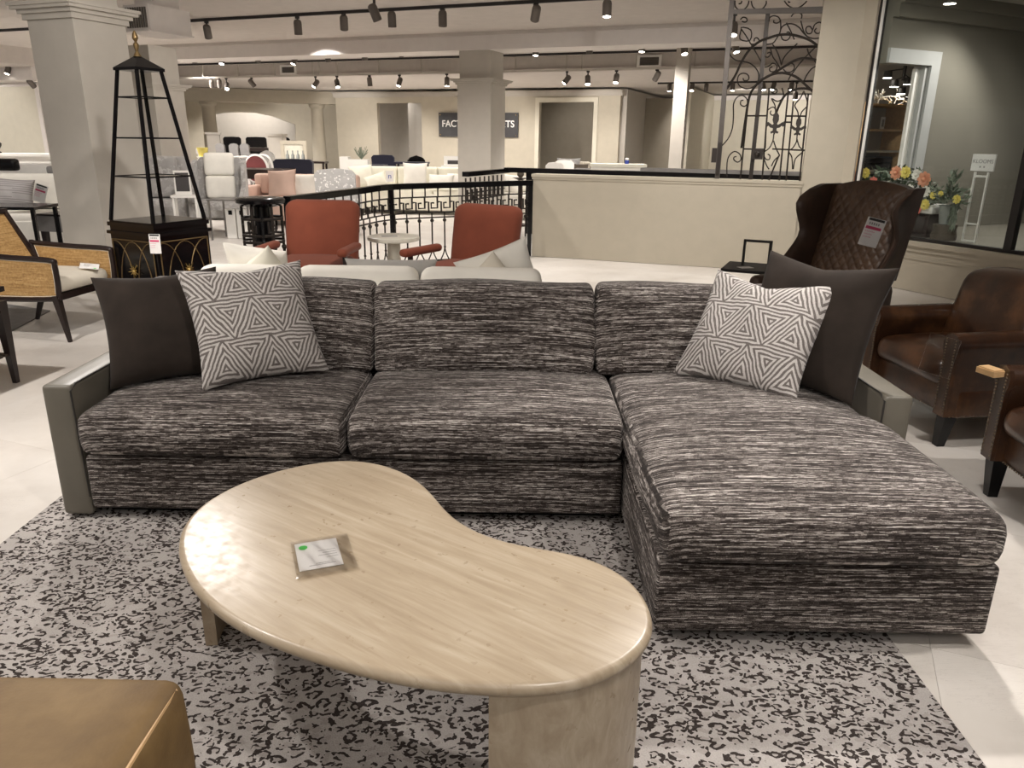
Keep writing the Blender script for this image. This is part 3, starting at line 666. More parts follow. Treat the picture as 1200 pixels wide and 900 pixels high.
# kidney coffee table
OUT = [(-0.901, 1.813), (-0.933, 1.906), (-0.939, 1.993), (-0.918, 2.087), (-0.881, 2.165), (-0.827, 2.248), (-0.738, 2.324), (-0.637, 2.38), (-0.553, 2.393), (-0.462, 2.375), (-0.382, 2.328), (-0.317, 2.263), (-0.258, 2.183), (-0.222, 2.095), (-0.196, 2.029), (-0.155, 1.957), (-0.09, 1.889), (-0.018, 1.84), (0.063, 1.815), (0.144, 1.803), (0.21, 1.774), (0.261, 1.73), (0.299, 1.682), (0.326, 1.622), (0.337, 1.565), (0.336, 1.498), (0.328, 1.458), (0.309, 1.416), (0.28, 1.375), (0.242, 1.336), (0.193, 1.3), (0.138, 1.274), (0.077, 1.261), (0.008, 1.259), (-0.078, 1.263), (-0.166, 1.276), (-0.255, 1.295), (-0.35, 1.327), (-0.452, 1.372), (-0.538, 1.413), (-0.609, 1.454), (-0.689, 1.514), (-0.756, 1.581), (-0.818, 1.661), (-0.867, 1.741)]
for _ in range(2): OUT = [tuple((OUT[i - 1][k] + 2 * OUT[i][k] + OUT[(i + 1) % len(OUT)][k]) / 4 for k in (0, 1)) for i in range(len(OUT))]
OUT = [(p.x, p.y) for p in smooth(OUT, 3, True)]
tbl = thing('coffee_table', 'kidney shaped travertine coffee table on two curved slabs', 'coffee table', (-0.3, 1.8, 0))
n = len(OUT); nor = []
for i in range(n):
    t = Vector((OUT[(i + 1) % n][0] - OUT[i - 1][0], OUT[(i + 1) % n][1] - OUT[i - 1][1], 0)).normalized(); nor.append(Vector((t.y, -t.x, 0)))
sgn = -1 if sum(OUT[i][0] * OUT[(i + 1) % n][1] - OUT[(i + 1) % n][0] * OUT[i][1] for i in range(n)) < 0 else 1
mb = MB(); mb.T = Matrix.Translation((0.3, -1.8, 0)); R_ = 0.0165; rings = []
ang = [(-pi / 2 + pi * k / 8) for k in range(9)]
vs = []; fs = []
for a in ang:
    for i in range(n):
        off = R_ * (cos(a) - 1); vs.append((OUT[i][0] + nor[i].x * sgn * off, OUT[i][1] + nor[i].y * sgn * off, 0.3835 + R_ * sin(a)))
for k in range(8): fs += [(k * n + i, k * n + (i + 1) % n, (k + 1) * n + (i + 1) % n, (k + 1) * n + i) for i in range(n)]
fs += [tuple(range(n))[::-1], tuple(range(8 * n, 9 * n))]
if sgn < 0: fs = [q[::-1] for q in fs]
mb.add(vs, fs); part('tabletop', mb, 'trav', tbl)
def slab(path, th, z0, z1):
    P = smooth(path, 8); L = []; Rr = []
    for i, p in enumerate(P):
        t = (P[min(i + 1, len(P) - 1)] - P[max(i - 1, 0)]).normalized(); nn = Vector((-t.y, t.x, 0))
        L.append(p + nn * th / 2); Rr.append(p - nn * th / 2)
    m = MB(); m.T = Matrix.Translation((0.3, -1.8, 0)); q = len(P)
    vs = [(p.x, p.y, z) for z in (z0, z1) for p in L] + [(p.x, p.y, z) for z in (z0, z1) for p in Rr]; fs = []
    for i in range(q - 1):
        fs += [(i, i + 1, q + i + 1, q + i), (2 * q + i + 1, 2 * q + i, 3 * q + i, 3 * q + i + 1), (q + i, q + i + 1, 3 * q + i + 1, 3 * q + i), (i + 1, i, 2 * q + i, 2 * q + i + 1)]
    fs += [(0, q, 3 * q, 2 * q), (q - 1, 3 * q - 1, 4 * q - 1, 2 * q - 1)]
    return m.add(vs, fs)
part('slab_leg', slab([(-0.038, 1.297), (0.07, 1.292), (0.165, 1.322), (0.245, 1.385), (0.288, 1.47), (0.29, 1.56), (0.26, 1.64)], 0.036, 0.009, 0.372), 'trav', tbl)
part('slab_leg', slab([(-0.878, 1.895), (-0.888, 1.98), (-0.868, 2.08), (-0.82, 2.17), (-0.745, 2.25)], 0.034, 0.009, 0.372), 'trav', tbl)

# price card in a plastic sleeve on the table
card = thing('price_card', 'small white card with a green dot in a clear sleeve on the stone tabletop', 'card', (-0.49, 1.755, 0.4005), radians(20.5))
part('card', MB().box((-0.066, -0.064, 0.0008), (0.044, 0.078, 0.002)), 'paper', card)
mb = MB()
for k, (x0, x1) in enumerate(((-0.01, 0.035), (0.0, 0.036), (-0.012, 0.036), (0.008, 0.038))): mb.box((x0, 0.022 - k * 0.012, 0.002), (x1, 0.0235 - k * 0.012, 0.0022))
for k, (x0, x1) in enumerate(((-0.022, 0.012), (-0.04, 0.026))): mb.box((x0, -0.040 - k * 0.007, 0.002), (x1, -0.038 - k * 0.007, 0.0022))
part('print', mb, 'greyink', card)
part('sticker', MB().lathe([(0.0115, 0.002), (0.0115, 0.0024)], 20, (-0.046, 0.052, 0)), 'green', card, 'round green sticker')
def slv(u, v):
    x = -0.076 + 0.152 * u; y = -0.098 + 0.190 * v
    return (x, y, 0.0032 + 0.0016 * abs(sin(11 * u + 5 * v)) + 0.002 * ss((0.12 - v) / .12) * abs(sin(16 * u)))
part('plastic_sleeve', MB().grid(slv, 16, 16), 'plastic', card, sharp=180)

# tan ottoman
ot = thing('ottoman', 'tan leather ottoman with pale welt, cut off at the bottom left corner', 'ottoman', (-1.05, 0.86, 0))
def otf(p):
    q = Vector(p); a, b = p.x / 0.41, p.y / 0.41
    if p.z > 0: q.z += 0.022 * (1 - a * a) * (1 - b * b)
    q.x *= 1 + 0.015 * (1 - (p.z / .17) ** 2); return q
part('body', MB().rbox((0, 0, 0.245), (0.41, 0.395, 0.185), 0.035, (10, 10, 4), otf), 'tan', ot, sharp=180)
part('welt', MB().tube([(0.400, -0.37, 0.415), (0.402, -0.2, 0.4165), (0.402, 0.2, 0.4165), (0.400, 0.365, 0.413), (0.395, 0.385, 0.38), (0.395, 0.385, 0.12)], 0.0042, 6), 'tan_welt', ot, 'pale leather welt')
for x in (-0.34, 0.34):
    for y in (-0.33, 0.33): part('foot', MB().taper((x, y, 0.009), (x, y, 0.065), 0.022, 0.028), 'dark', ot)

# ================================================================== MIDDLE GROUND
def tagcard(label, c, X, Z, w=0.095, h=0.145, sleeve=True, style='sale', clip=None):
    # price tag: local x-z plane, printed on the -y side
    o = thing('price_tag', label, 'price tag')
    part('card', MB().box((-w / 2, -0.0008, 0), (w / 2, 0.0008, h)), 'paper', o)
    if style == 'sale':
        part('header_band', MB().box((-w * .42, -0.0016, h * .90), (w * .42, -0.0009, h * .985)), 'blackprint', o, 'black printed band')
        part('sale_band', MB().box((-w * .44, -0.0016, h * .60), (w * .38, -0.0009, h * .70)), 'pink', o, 'pink printed band')
        m = MB()
        for k in range(5): m.box((-w * .34 + k * w * .12, -0.0016, h * .755), (-w * .27 + k * w * .12, -0.0009, h * .84))
        part('price_digits', m, 'greyink', o)
        m = MB()
        for k, (a, b) in enumerate(((-.40, .10), (-.40, .02), (-.42, -.02))):
            q = a
            while q < b: m.box((w * q, -0.0016, h * (.50 - .10 * k)), (w * (q + .05), -0.0009, h * (.535 - .10 * k))); q += .09
        part('handwriting', m, 'pinkink', o)
    else:
        m = MB()
        for k in range(4): m.box((-w * .3, -0.0016, h * (.8 - k * .1)), (w * (.2 - .08 * k), -0.0009, h * (.815 - k * .1)))
        part('print', m, 'greyink', o)
        part('sticker', MB().prism([(w * .3 + .009 * cos(t * pi / 8), h * .14 + .009 * sin(t * pi / 8)) for t in range(16)], -0.0016, -0.0009, lambda a, b, q: (a, q, b)), 'green', o, 'green sticker')
    if sleeve:
        part('plastic_sleeve', MB().grid(lambda u, v: (-w * .58 + w * 1.16 * u, -0.003 - 0.001 * sin(9 * u), -h * .04 + h * 1.28 * v), 8, 8), 'plastic', o, sharp=180)
    place(o, c, X, Z); return o

# ---- quilted wing chair
wc = thing('wing_chair', 'tall dark brown leather wing chair with diamond quilted back', 'armchair', (2.09, 4.98, 0), radians(-55))
def lean(z): return 0.10 + (z - 0.42) * 0.30            # y of the back's face at height z
def qback(u, v):
    z = 0.42 + 0.74 * v; x = (u - 0.5) * 0.545
    top = 0.05 * (1 - (2 * u - 1) ** 2) * ss((v - .6) / .4)
    a, b = (x * 1.25 + z) * 13.0, (x * 1.25 - z) * 13.0
    g = min(abs(a - round(a)), abs(b - round(b))) * 2
    e = max(0, 1 - abs(2 * u - 1) ** 6) * max(0, 1 - abs(2 * v - 1) ** 10)
    y = lean(z) - 0.035 * e - 0.010 * (1 - (1 - min(1, g * 1.6)) ** 2) * e
    return (x, y, z + top)
mb = MB(); mb.grid(qback, 90, 110)
part('quilted_back', mb, 'quilt', wc, 'diamond quilted brown leather back', sharp=180)
mb = MB().prism([(-0.27, .40), (-0.27, 1.15), (-0.17, 1.185), (0, 1.205), (0.17, 1.185), (0.27, 1.15), (0.27, .40)], 0, 1, lambda a, b, h: (a, lean(b) + 0.005 + 0.11 * h, b))
part('back_shell', mb, 'wing', wc)
for s in (-1, 1):
    # wing: a bowed, rounded panel that flares outward at its free edge
    prof = [(1.00, 0.0), (1.02, .02), (0.98, .10), (0.80, .22), (0.62, .34), (0.42, .46), (0.20, .60), (0.0, .70)]
    def wing(u, v, s=s):
        z = 0.60 + 0.575 * v; reach = 0.27 - 0.13 * ss(v / .5) + 0.15 * ss((v - .42) / .46) - 0.10 * ss((v - .88) / .12)
        y = lean(z) + 0.10 - (reach + .10) * u; x = s * (0.245 + 0.035 + 0.06 * u * u + 0.05 * ss(.4 - v) * u)
        return x, y, z - 0.035 * ss((u - .6) / .4) * v
    mb = MB(); N = 12
    inner = [[Vector(wing(i / N, j / N)) for i in range(N + 1)] for j in range(N + 1)]
    vs = []; fs = []
    for off in (-0.022, 0.022):
        for j in range(N + 1):
            for i in range(N + 1):
                rr = off * (1 - 0.85 * ss((i / N - .9) / .1)); vs.append(inner[j][i] + Vector((rr, 0, 0)))
    q = (N + 1) ** 2
    for j in range(N):
        for i in range(N):
            k = j * (N + 1) + i; a = (k, k + 1, k + N + 2, k + N + 1); b = tuple(q + w for w in a[::-1]); fs += [a[::-1], b[::-1]]
    for j in range(N):
        for i in (0, N): k = j * (N + 1) + i; fs.append((k, k + N + 1, q + k + N + 1, q + k))
    for i in range(N):
        for j in (0, N): k = j * (N + 1) + i; fs.append((k, k + 1, q + k + 1, q + k))
    mb.add(vs, fs); part('wing', mb, 'wing', wc, sharp=60)
    part('arm', MB().rbox((s * 0.31, -0.12, 0.46), (0.05, 0.28, 0.14), 0.05, (3, 8, 4)), 'wing', wc, sharp=180)
    part('leg', MB().taper((s * .29, -0.33, 0), (s * .29, -0.33, 0.2), .016, .024), 'dark', wc)
    part('leg', MB().taper((s * .27, 0.26, 0), (s * .27, 0.16, 0.2), .016, .024), 'dark', wc)
part('seat_base', MB().rbox((0, -0.09, 0.265), (0.33, 0.32, 0.075), 0.03, (6, 6, 2)), 'wing', wc)
part('seat_cushion', MB().rbox((0, -0.12, 0.385), (0.285, 0.30, 0.06), 0.045, (8, 8, 2), seatfn(.285, .30, .06, .025, .01)), 'quilt', wc, sharp=180)
tagcard('white sale tag in a clear sleeve hung on the quilted wing chair', (2.09, 4.54, 0.862), (0.95, 0.02, -0.22), (0.22, -0.05, 1), 0.115, 0.165)

# ---- C-shaped drink table
ct = thing('drink_table', 'small dark metal drink table with an arched handle, beside the wing chair', 'side table', (1.72, 5.56, 0), radians(-24))
part('table_top', MB().box((-0.165, -0.20, 0.552), (0.165, 0.20, 0.572)), 'track', ct)
part('post', MB().box((0.14, -0.02, 0.01), (0.165, 0.02, 0.552)), 'track', ct)
part('base_plate', MB().box((-0.165, -0.15, 0.0), (0.165, 0.15, 0.012)), 'track', ct)
part('handle', MB().box((-0.055, 0.02, 0.572), (-0.040, 0.06, 0.755)).box((0.125, 0.02, 0.572), (0.145, 0.06, 0.755)).box((-0.055, 0.02, 0.745), (0.145, 0.06, 0.76)), 'track', ct)
solo('price_card', MB().box((-0.05, -0.035, 0), (0.05, 0.035, 0.002)), 'paper', 'white card lying on the dark drink table top', 'card', (1.68, 5.50, 0.5725), 0.3)

# ---- brown leather club chairs
def club(label, loc, rz, mt='brown'):
    t = thing('club_chair', label, 'armchair', loc, rz, 'brown leather club chairs')
    part('base', MB().rbox((0, 0.02, 0.235), (0.36, 0.36, 0.075), 0.02, (6, 6, 2)), mt, t)
    part('seat_cushion', MB().rbox((0, -0.06, 0.365), (0.268, 0.33, 0.065), 0.05, (10, 10, 2), seatfn(.268, .33, .065, .05, .02)), mt, t, sharp=180)
    def bfn(p):
        q = Vector(p); a, c = p.x / .30, p.z / .23
        q.y += 0.24 * (p.z + .23) - 0.05 * (1 - a * a) * (1 if p.y > 0 else .6)
        if c > 0: q.z += 0.035 * (1 - a ** 2) * c
        q.y += (-0.05 if p.y < 0 else 0) * (1 - a ** 4) * (1 - c ** 4); q.y -= 0.07 * abs(a) ** 3; return q
    part('backrest', MB().rbox((0, 0.125, 0.565), (0.30, 0.085, 0.23), 0.07, (12, 3, 8), bfn), mt, t, sharp=180)
    for s in (-1, 1):
        # arm: an upright panel with a rolled, overhanging top
        pr = [(-0.045, .17), (-0.045, .47), (-0.058, .50), (-0.062, .535), (-0.045, .57), (-0.01, .585), (0.03, .575), (0.052, .545), (0.052, .51), (0.04, .48), (0.035, .17)]
        def armt(a, b, h, s=s): return (s * (0.315 - a * (-1)) if False else s * (0.32 + a), -0.375 + h * 0.72, b - 0.015 * h + 0.03 * h * h)
        m = MB(); m.prism(pr, 0, 1, armt); a_ = part('arm', m, mt, t, sharp=50)
        m = MB().prism([(x * 0.97 - .004 * 0, z) for x, z in pr], 0, 1, lambda a, b, h, s=s: (s * (0.32 + a), -0.392 + h * 0.018, b))
        part('arm_front', m, mt, t)
        m = MB()
        for k in range(26):
            z = 0.19 + k * 0.0145; m.ball((s * (0.32 - 0.036), -0.394, z), 0.0042, 6)
            m.ball((s * (0.32 + 0.027), -0.394, z), 0.0042, 6)
        part('nailhead_trim', m, 'nail', t, kind='stuff')
        part('leg', MB().taper((s * .30, -0.345, 0), (s * .315, -0.34, 0.17), .020, .032), 'black', t)
        part('leg', MB().taper((s * .27, 0.36, 0), (s * .30, 0.31, 0.17), .018, .028), 'black', t)
    m = MB()
    for k in range(40): m.ball((-0.33 + k * 0.0169, -0.345, 0.172), 0.004, 6)
    for s in (-1, 1):
        for k in range(40): m.ball((s * 0.358, -0.36 + k * 0.0175, 0.172), 0.004, 6)
    part('nailhead_trim', m, 'nail', t, kind='stuff')
    return t
club('brown leather club chair beside the sofa with a clear sleeve hung on its arm', (2.45, 3.90, 0), radians(-82))
club('brown leather club chair cut off by the right edge of the picture', (2.40, 2.665, 0), radians(-94))
o = thing('plastic_sleeve', 'empty clear plastic sleeve hung over the arm front of the club chair', 'sleeve')
part('sleeve', MB().grid(lambda u, v: (-0.07 + .14 * u, -0.003 * sin(7 * u + 3 * v), .19 * v), 10, 10), 'plastic', o, sharp=180)
part('sealed_edge', MB().tube([(-.07, 0, 0), (.07, 0, 0), (.07, 0, .19), (-.07, 0, .19)], 0.0013, 5, closed=True), 'plastic', o)
place(o, (2.035, 3.515, 0.385), (0.62, -0.72, -0.10), (0.12, 0, 1))
solo('wooden_tray', MB().taper((0, -0.045, 0), (0, 0.045, 0), .03, .03, .012, .012).box((-0.026, -0.04, .0115), (0.026, 0.04, .017)), 'pale', 'pale wooden tray end poking out behind the cut-off club chair arm', 'tray', (1.995, 3.035, 0.545), radians(15))

# ---- rust armchairs
def rustchair(label, loc, rz):
    t = thing('rust_armchair', label, 'armchair', loc, rz, 'rust upholstered armchairs')
    def bf(p):
        q = Vector(p); a, c = p.x / .31, p.z / .27; q.y += 0.20 * (p.z + .27)
        if p.y < 0: q.y -= 0.03 * (1 - a ** 4) * (1 - c ** 4)
        q.x *= 1 + 0.02 * c - 0.16 * max(0, c - .72) ** 2 / .0784 * abs(a); return q
    part('backrest', MB().rbox((0, 0.30, 0.655), (0.315, 0.065, 0.27), 0.055, (10, 3, 8), bf), 'rust', t, sharp=180)
    part('seat_cushion', MB().rbox((0, -0.04, 0.405), (0.30, 0.34, 0.075), 0.05, (10, 10, 3), seatfn(.30, .34, .075, .02, .015)), 'rust', t, sharp=180)
    part('seat_frame', MB().box((-0.27, -0.30, 0.29), (0.27, 0.30, 0.33)), 'dark', t)
    for s in (-1, 1):
        part('arm_pad', MB().rbox((s * 0.345, -0.06, 0.575), (0.042, 0.24, 0.032), 0.03, (3, 8, 2)), 'rust', t, sharp=180)
        p = part('arm_post', MB().taper((s * .345, -0.20, 0.30), (s * .345, -0.20, 0.545), .015, .015), 'dark', t)
        part('leg', MB().taper((s * .27, -0.29, 0), (s * .26, -0.27, 0.29), .014, .022), 'dark', t)
        part('leg', MB().taper((s * .25, 0.36, 0), (s * .25, 0.27, 0.29), .014, .022), 'dark', t)
    return t
rustchair('rust upholstered armchair left of the round stone table, facing the white sofa', (-1.66, 6.22, 0), radians(-4))
rustchair('rust upholstered armchair turned aside, right of the round stone table', (-0.42, 6.02, 0), radians(-32))

# ---- round stone pedestal table
pt = thing('pedestal_table', 'small round cream stone pedestal table between the rust armchairs', 'side table', (-1.09, 6.95, 0))
part('table_top', MB().lathe([(0.215, 0.545), (0.232, 0.552), (0.235, 0.565), (0.232, 0.582), (0.22, 0.588)], 32), 'marble', pt)
part('pedestal', MB().lathe([(0.16, 0), (0.16, 0.03), (0.11, 0.05), (0.075, 0.16), (0.062, 0.35), (0.058, 0.545)], 24), 'marble', pt)
solo('price_card', MB().box((-0.07, -0.045, 0), (0.07, 0.045, 0.003)), 'greypil', 'grey card lying on the round stone table', 'card', (-1.12, 6.91, 0.5885), 0.2)

# ---- white sofa behind the sectional, seen from its back
ws = thing('white_sofa', 'white sofa standing back to back with the striated sectional', 'sofa', (-0.73, 4.25, 0))
part('base', MB().rbox((0, 0.02, 0.22), (1.0, 0.44, 0.10), 0.02, (6, 4, 2)), 'white', ws)
part('back_frame', MB().rbox((0, -0.40, 0.40), (1.0, 0.07, 0.30), 0.03, (8, 2, 4)), 'white', ws)
for x0, x1 in ((-1.0, -0.50), (-0.49, 0.15), (0.16, 0.80)):
    hx = (x1 - x0) / 2
    part('back_cushion', MB().rbox(((x0 + x1) / 2 + .08, -0.26, 0.62), (hx, 0.085, 0.175), 0.06, (10, 3, 6)), 'white', ws, sharp=180)
for x0, x1 in ((-0.87, -0.005), (0.005, 0.87)):
    part('seat_cushion', MB().rbox(((x0 + x1) / 2, 0.12, 0.39), ((x1 - x0) / 2, 0.34, 0.075), 0.05, (8, 6, 2)), 'white', ws, sharp=180)
for s in (-1, 1):
    part('arm', MB().rbox((s * 0.94, 0.03, 0.42), (0.07, 0.43, 0.16), 0.04, (3, 6, 3)), 'white', ws, sharp=180)
    for y in (-0.38, 0.40): part('leg', MB().taper((s * .9, y, 0), (s * .9, y, 0.12), .018, .025), 'dark', ws)
wg = 'white cushions on the white sofa'
pillow('white cushion drooping at the left end of the white sofa', (-1.60, 4.34, .50), (-1.24, 4.30, .46), (-1.40, 4.12, 0.87), 0.36, 0.44, 0.16, 'white', wg, 21)
pillow('rounded white cushion at the left end of the white sofa, in front of another', (-1.42, 4.16, .42), (-1.12, 4.15, .62), (-1.36, 4.07, 0.80), 0.36, 0.34, 0.15, 'ivory', wg, 22)
pillow('white cushion corner at the right of the white sofa, lower of two', (-0.115, 4.12, .42), (0.115, 4.10, .64), (-0.115, 4.06, 0.77), 0.33, 0.33, 0.13, 'linen', wg, 23)
pillow('tall white cushion, its corner higher, at the right of the white sofa', (-0.17, 4.24, .42), (0.20, 4.22, .56), (-0.13, 4.13, 0.89), 0.42, 0.42, 0.15, 'white', wg, 24)
pillow('flat grey cushion with dark piping lying on the white sofa back', (-0.90, 4.16, .56), (-0.42, 4.16, .56), (-0.66, 4.09, 0.82), 0.50, 0.27, 0.11, 'greypil', None, 25)

# ---- black and gold cabinet with a pyramid of shelves
et = thing('pyramid_etagere', 'black pyramid etagere with glass shelves above a black and gold cabinet', 'display cabinet', (-2.81, 6.1, 0), RB - 0.087)
part('cabinet_body', MB().box((-0.252, -0.252, 0.04), (0.252, 0.252, 0.70)), 'black', et)
part('plinth', MB().box((-0.265, -0.265, 0), (0.265, 0.265, 0.05)), 'black', et)
m = MB().box((-0.27, -0.27, 0.70), (0.272, 0.272, 0.725)).box((-0.25, -0.25, 0.725), (0.25, 0.25, 0.76)).box((-0.262, -0.262, 0.76), (0.262, 0.262, 0.79)).box((-0.248, -0.248, .79), (.248, .248, .80))
part('cabinet_top', m, 'black', et)
def onface(f):
    # f(a, z): a along the face; the two visible faces: -y and +x
    return (lambda a, z, d=0.0: (a, -0.254 - d, z)) if f == 0 else (lambda a, z, d=0.0: (0.254 + d, a, z))
for f in (0, 1):
    F = onface(f)
    dm = MB().prism([(-0.232, .08), (0.232, .08), (0.232, .67), (-0.232, .67)], 0, 0.006, lambda a, b, h, F=F: F(a, b, h))
    d = part('door', dm, 'black', et)
    bars = [[(-0.226, .66), (0.226, .66)], [(-0.226, .08), (-0.226, .66)], [(0.226, .08), (0.226, .66)]]
    arc = lambda c, r, t0, t1: [(c + r * cos(t0 + (t1 - t0) * k / 16), .08 + .57 * (max(0, sin(t0 + (t1 - t0) * k / 16)) ** .8)) for k in range(17)]
    m = MB()
    for b in bars: m.tube([F(a, z, .008) for a, z in b], .005, 6)
    for c, t0, t1 in ((0, 0, pi), (-0.2, 0, pi / 2 * 1.05), (0.2, pi, pi / 2 * .95)): m.tube([F(max(-.226, min(.226, a)), z, .008) for a, z in arc(c, .195, t0, t1)], .004, 6)
    part('gold_tracery', m, 'gold', d, 'aged gold pointed arches')
    m = MB(); m.ball(F(0, .43, .025), .014, 8)
    for k in range(10):
        t = 2 * pi * k / 10 + .2; L = .062 if k % 2 else .045
        a0 = F(0, .43, .02); a1 = F(L * cos(t), .43 + L * sin(t), .03); m.taper(a0, a1, .007, .0012)
    part('starburst_knob', m, 'brass', d, 'brass starburst knob')
B0, B1, Z0, Z1 = 0.240, 0.105, 0.80, 1.89
def edge(z): return B0 + (B1 - B0) * (z - Z0) / (Z1 - Z0)
for sx, sy in ((-1, -1), (1, -1), (1, 1), (-1, 1)):
    part('post', MB().taper((sx * B0, sy * B0, Z0), (sx * B1, sy * B1, Z1), .011, .010), 'black', et)
for z in (1.13, 1.41, 1.70):
    e = edge(z); m = MB()
    for a, b in (((-e, -e), (e, -e)), ((e, -e), (e, e)), ((e, e), (-e, e)), ((-e, e), (-e, -e))): m.taper((*a, z), (*b, z), .0055, .0055)
    s_ = part('shelf_frame', m, 'black', et)
    part('shelf_glass', MB().box((-e, -e, z - .002), (e, e, z + .002)), 'shelfglass', s_, 'glass shelf')
part('roof', MB().prism([(-.125, -.125), (.125, -.125), (.125, .125), (-.125, .125)], 1.885, 1.905).add([(-.125, -.125, 1.905), (.125, -.125, 1.905), (.125, .125, 1.905), (-.125, .125, 1.905), (0, 0, 2.0)], [(0, 1, 4), (1, 2, 4), (2, 3, 4), (3, 0, 4)]), 'black', et)
part('finial', MB().lathe([(.03, 1.985), (.022, 2.0), (.010, 2.02), (.018, 2.05), (.020, 2.07), (.008, 2.085), (.022, 2.11), (.016, 2.14), (.002, 2.165)], 14), 'gold', et, 'aged gold finial')
fx = Vector((-2.81, 6.1, 0)) + Vector((.29 * cos(RB) + .29 * sin(RB) * 0, 0, 0)) * 0
cn = Vector((-2.81, 6.1, 0)) + Matrix.Rotation(RB - 0.087, 3, 'Z') @ Vector((0.30, -0.30, 0))
# the corner that faces the room
cn = Vector((-2.81, 6.1, 0)) + Matrix.Rotation(RB - 0.087, 3, 'Z') @ Vector((0.262, -0.262, 0))
tagcard('white sale tag hung on the front corner of the black and gold cabinet', (cn.x + .005, cn.y - .02, 0.585), (0.98, 0.18, -0.03), (0.03, -0.02, 1), 0.078, 0.145, sleeve=False)

# ---- cane armchair
ca = thing('cane_armchair', 'dark wood armchair with woven cane back and sides and a cream seat', 'armchair', (-3.50, 5.66, 0), radians(82))
# local: front toward -y
for s in (-1, 1):
    xo = s * 0.31
    rim = smooth([(xo, -0.30, .59), (xo, -0.33, .55), (xo, -0.325, .36), (xo, -0.28, .315), (xo, 0.20, .30), (xo, 0.26, .33), (xo, 0.34, .60), (xo, 0.30, .615), (xo, 0.0, .60)], 5, True)
    a = part('side_frame', MB().tube(rim, .019, 8, closed=True), 'dark', ca)
    part('cane_panel', MB().prism([(p.y, p.z) for p in rim], xo - .004, xo + .004, lambda q, b, h: (h, q, b)), 'cane', a, 'woven cane side panel')
    part('cane_border', MB().tube([(xo - s * .0, p.y * .93, .455 + (p.z - .455) * .86) for p in rim], .0055, 6, closed=True), 'linen', a, 'pale rim of the cane panel')
    part('leg', MB().taper((xo * .98, -0.345, 0), (xo, -0.30, 0.34), .011, .024), 'dark', ca)
    part('leg', MB().taper((xo * .94, 0.40, 0), (xo * .97, 0.27, 0.34), .011, .024), 'dark', ca)
    part('back_post', MB().taper((xo * .97, 0.25, 0.36), (s * .27, 0.50, 0.86), .02, .016), 'dark', ca)
part('top_rail', MB().taper((-.29, 0.50, 0.86), (.29, 0.50, 0.86), .018, .018), 'dark', ca)
part('cane_back', MB().prism([(-.29, .40), (.29, .40), (.265, .845), (-.265, .845)], 0, .008, lambda a, b, h: (a, 0.272 + (b - .40) * .50 + h, b)), 'cane', ca, 'woven cane back panel')
part('seat_frame', MB().box((-.29, -.31, .30), (.29, .27, .345)), 'dark', ca)
part('seat_cushion', MB().rbox((0, -0.02, 0.395), (.275, .29, .05), .04, (8, 8, 2), seatfn(.275, .29, .05, .03, .01)), 'linen', ca, 'cream upholstered seat', sharp=180)
tagcard('white tag with a green sticker lying on the cane armchair seat', (-3.20, 5.70, 0.468), (0.80, 0.35, -0.12), (-0.35, 0.75, 0.22), 0.13, 0.10, style='plain')

# ---- dark table at the left edge
dt = thing('slatted_side_table', 'dark wood side table with a slatted lower shelf at the left edge', 'side table', (-3.30, 4.30, 0), radians(-8))
part('table_top', MB().box((-0.30, -0.30, 0.555), (0.30, 0.14, 0.585)), 'dark', dt)
part('apron', MB().box((-0.27, -0.27, 0.48), (0.27, 0.11, 0.555)), 'dark', dt)
for x in (-.27, .27):
    for y in (-.27, .11): part('leg', MB().taper((x * 1.05, y, 0), (x, y, 0.50), .014, .030), 'dark', dt)
for k in range(7): part('slat', MB().box((-.28, -0.26 + k * .055, .17), (.28, -0.22 + k * .055, .185)), 'slat', dt)
carp = MB().prism([(-3.77, 5.38), (-3.92, 6.3), (-4.6, 6.6), (-6.2, 9.5), (-9.5, 8.0), (-8.0, 4.2), (-5.5, 4.9)], 0.0005, 0.008)
solo('carpet', carp, 'carpet', 'plain grey carpet under and behind the cane armchair', 'rug')

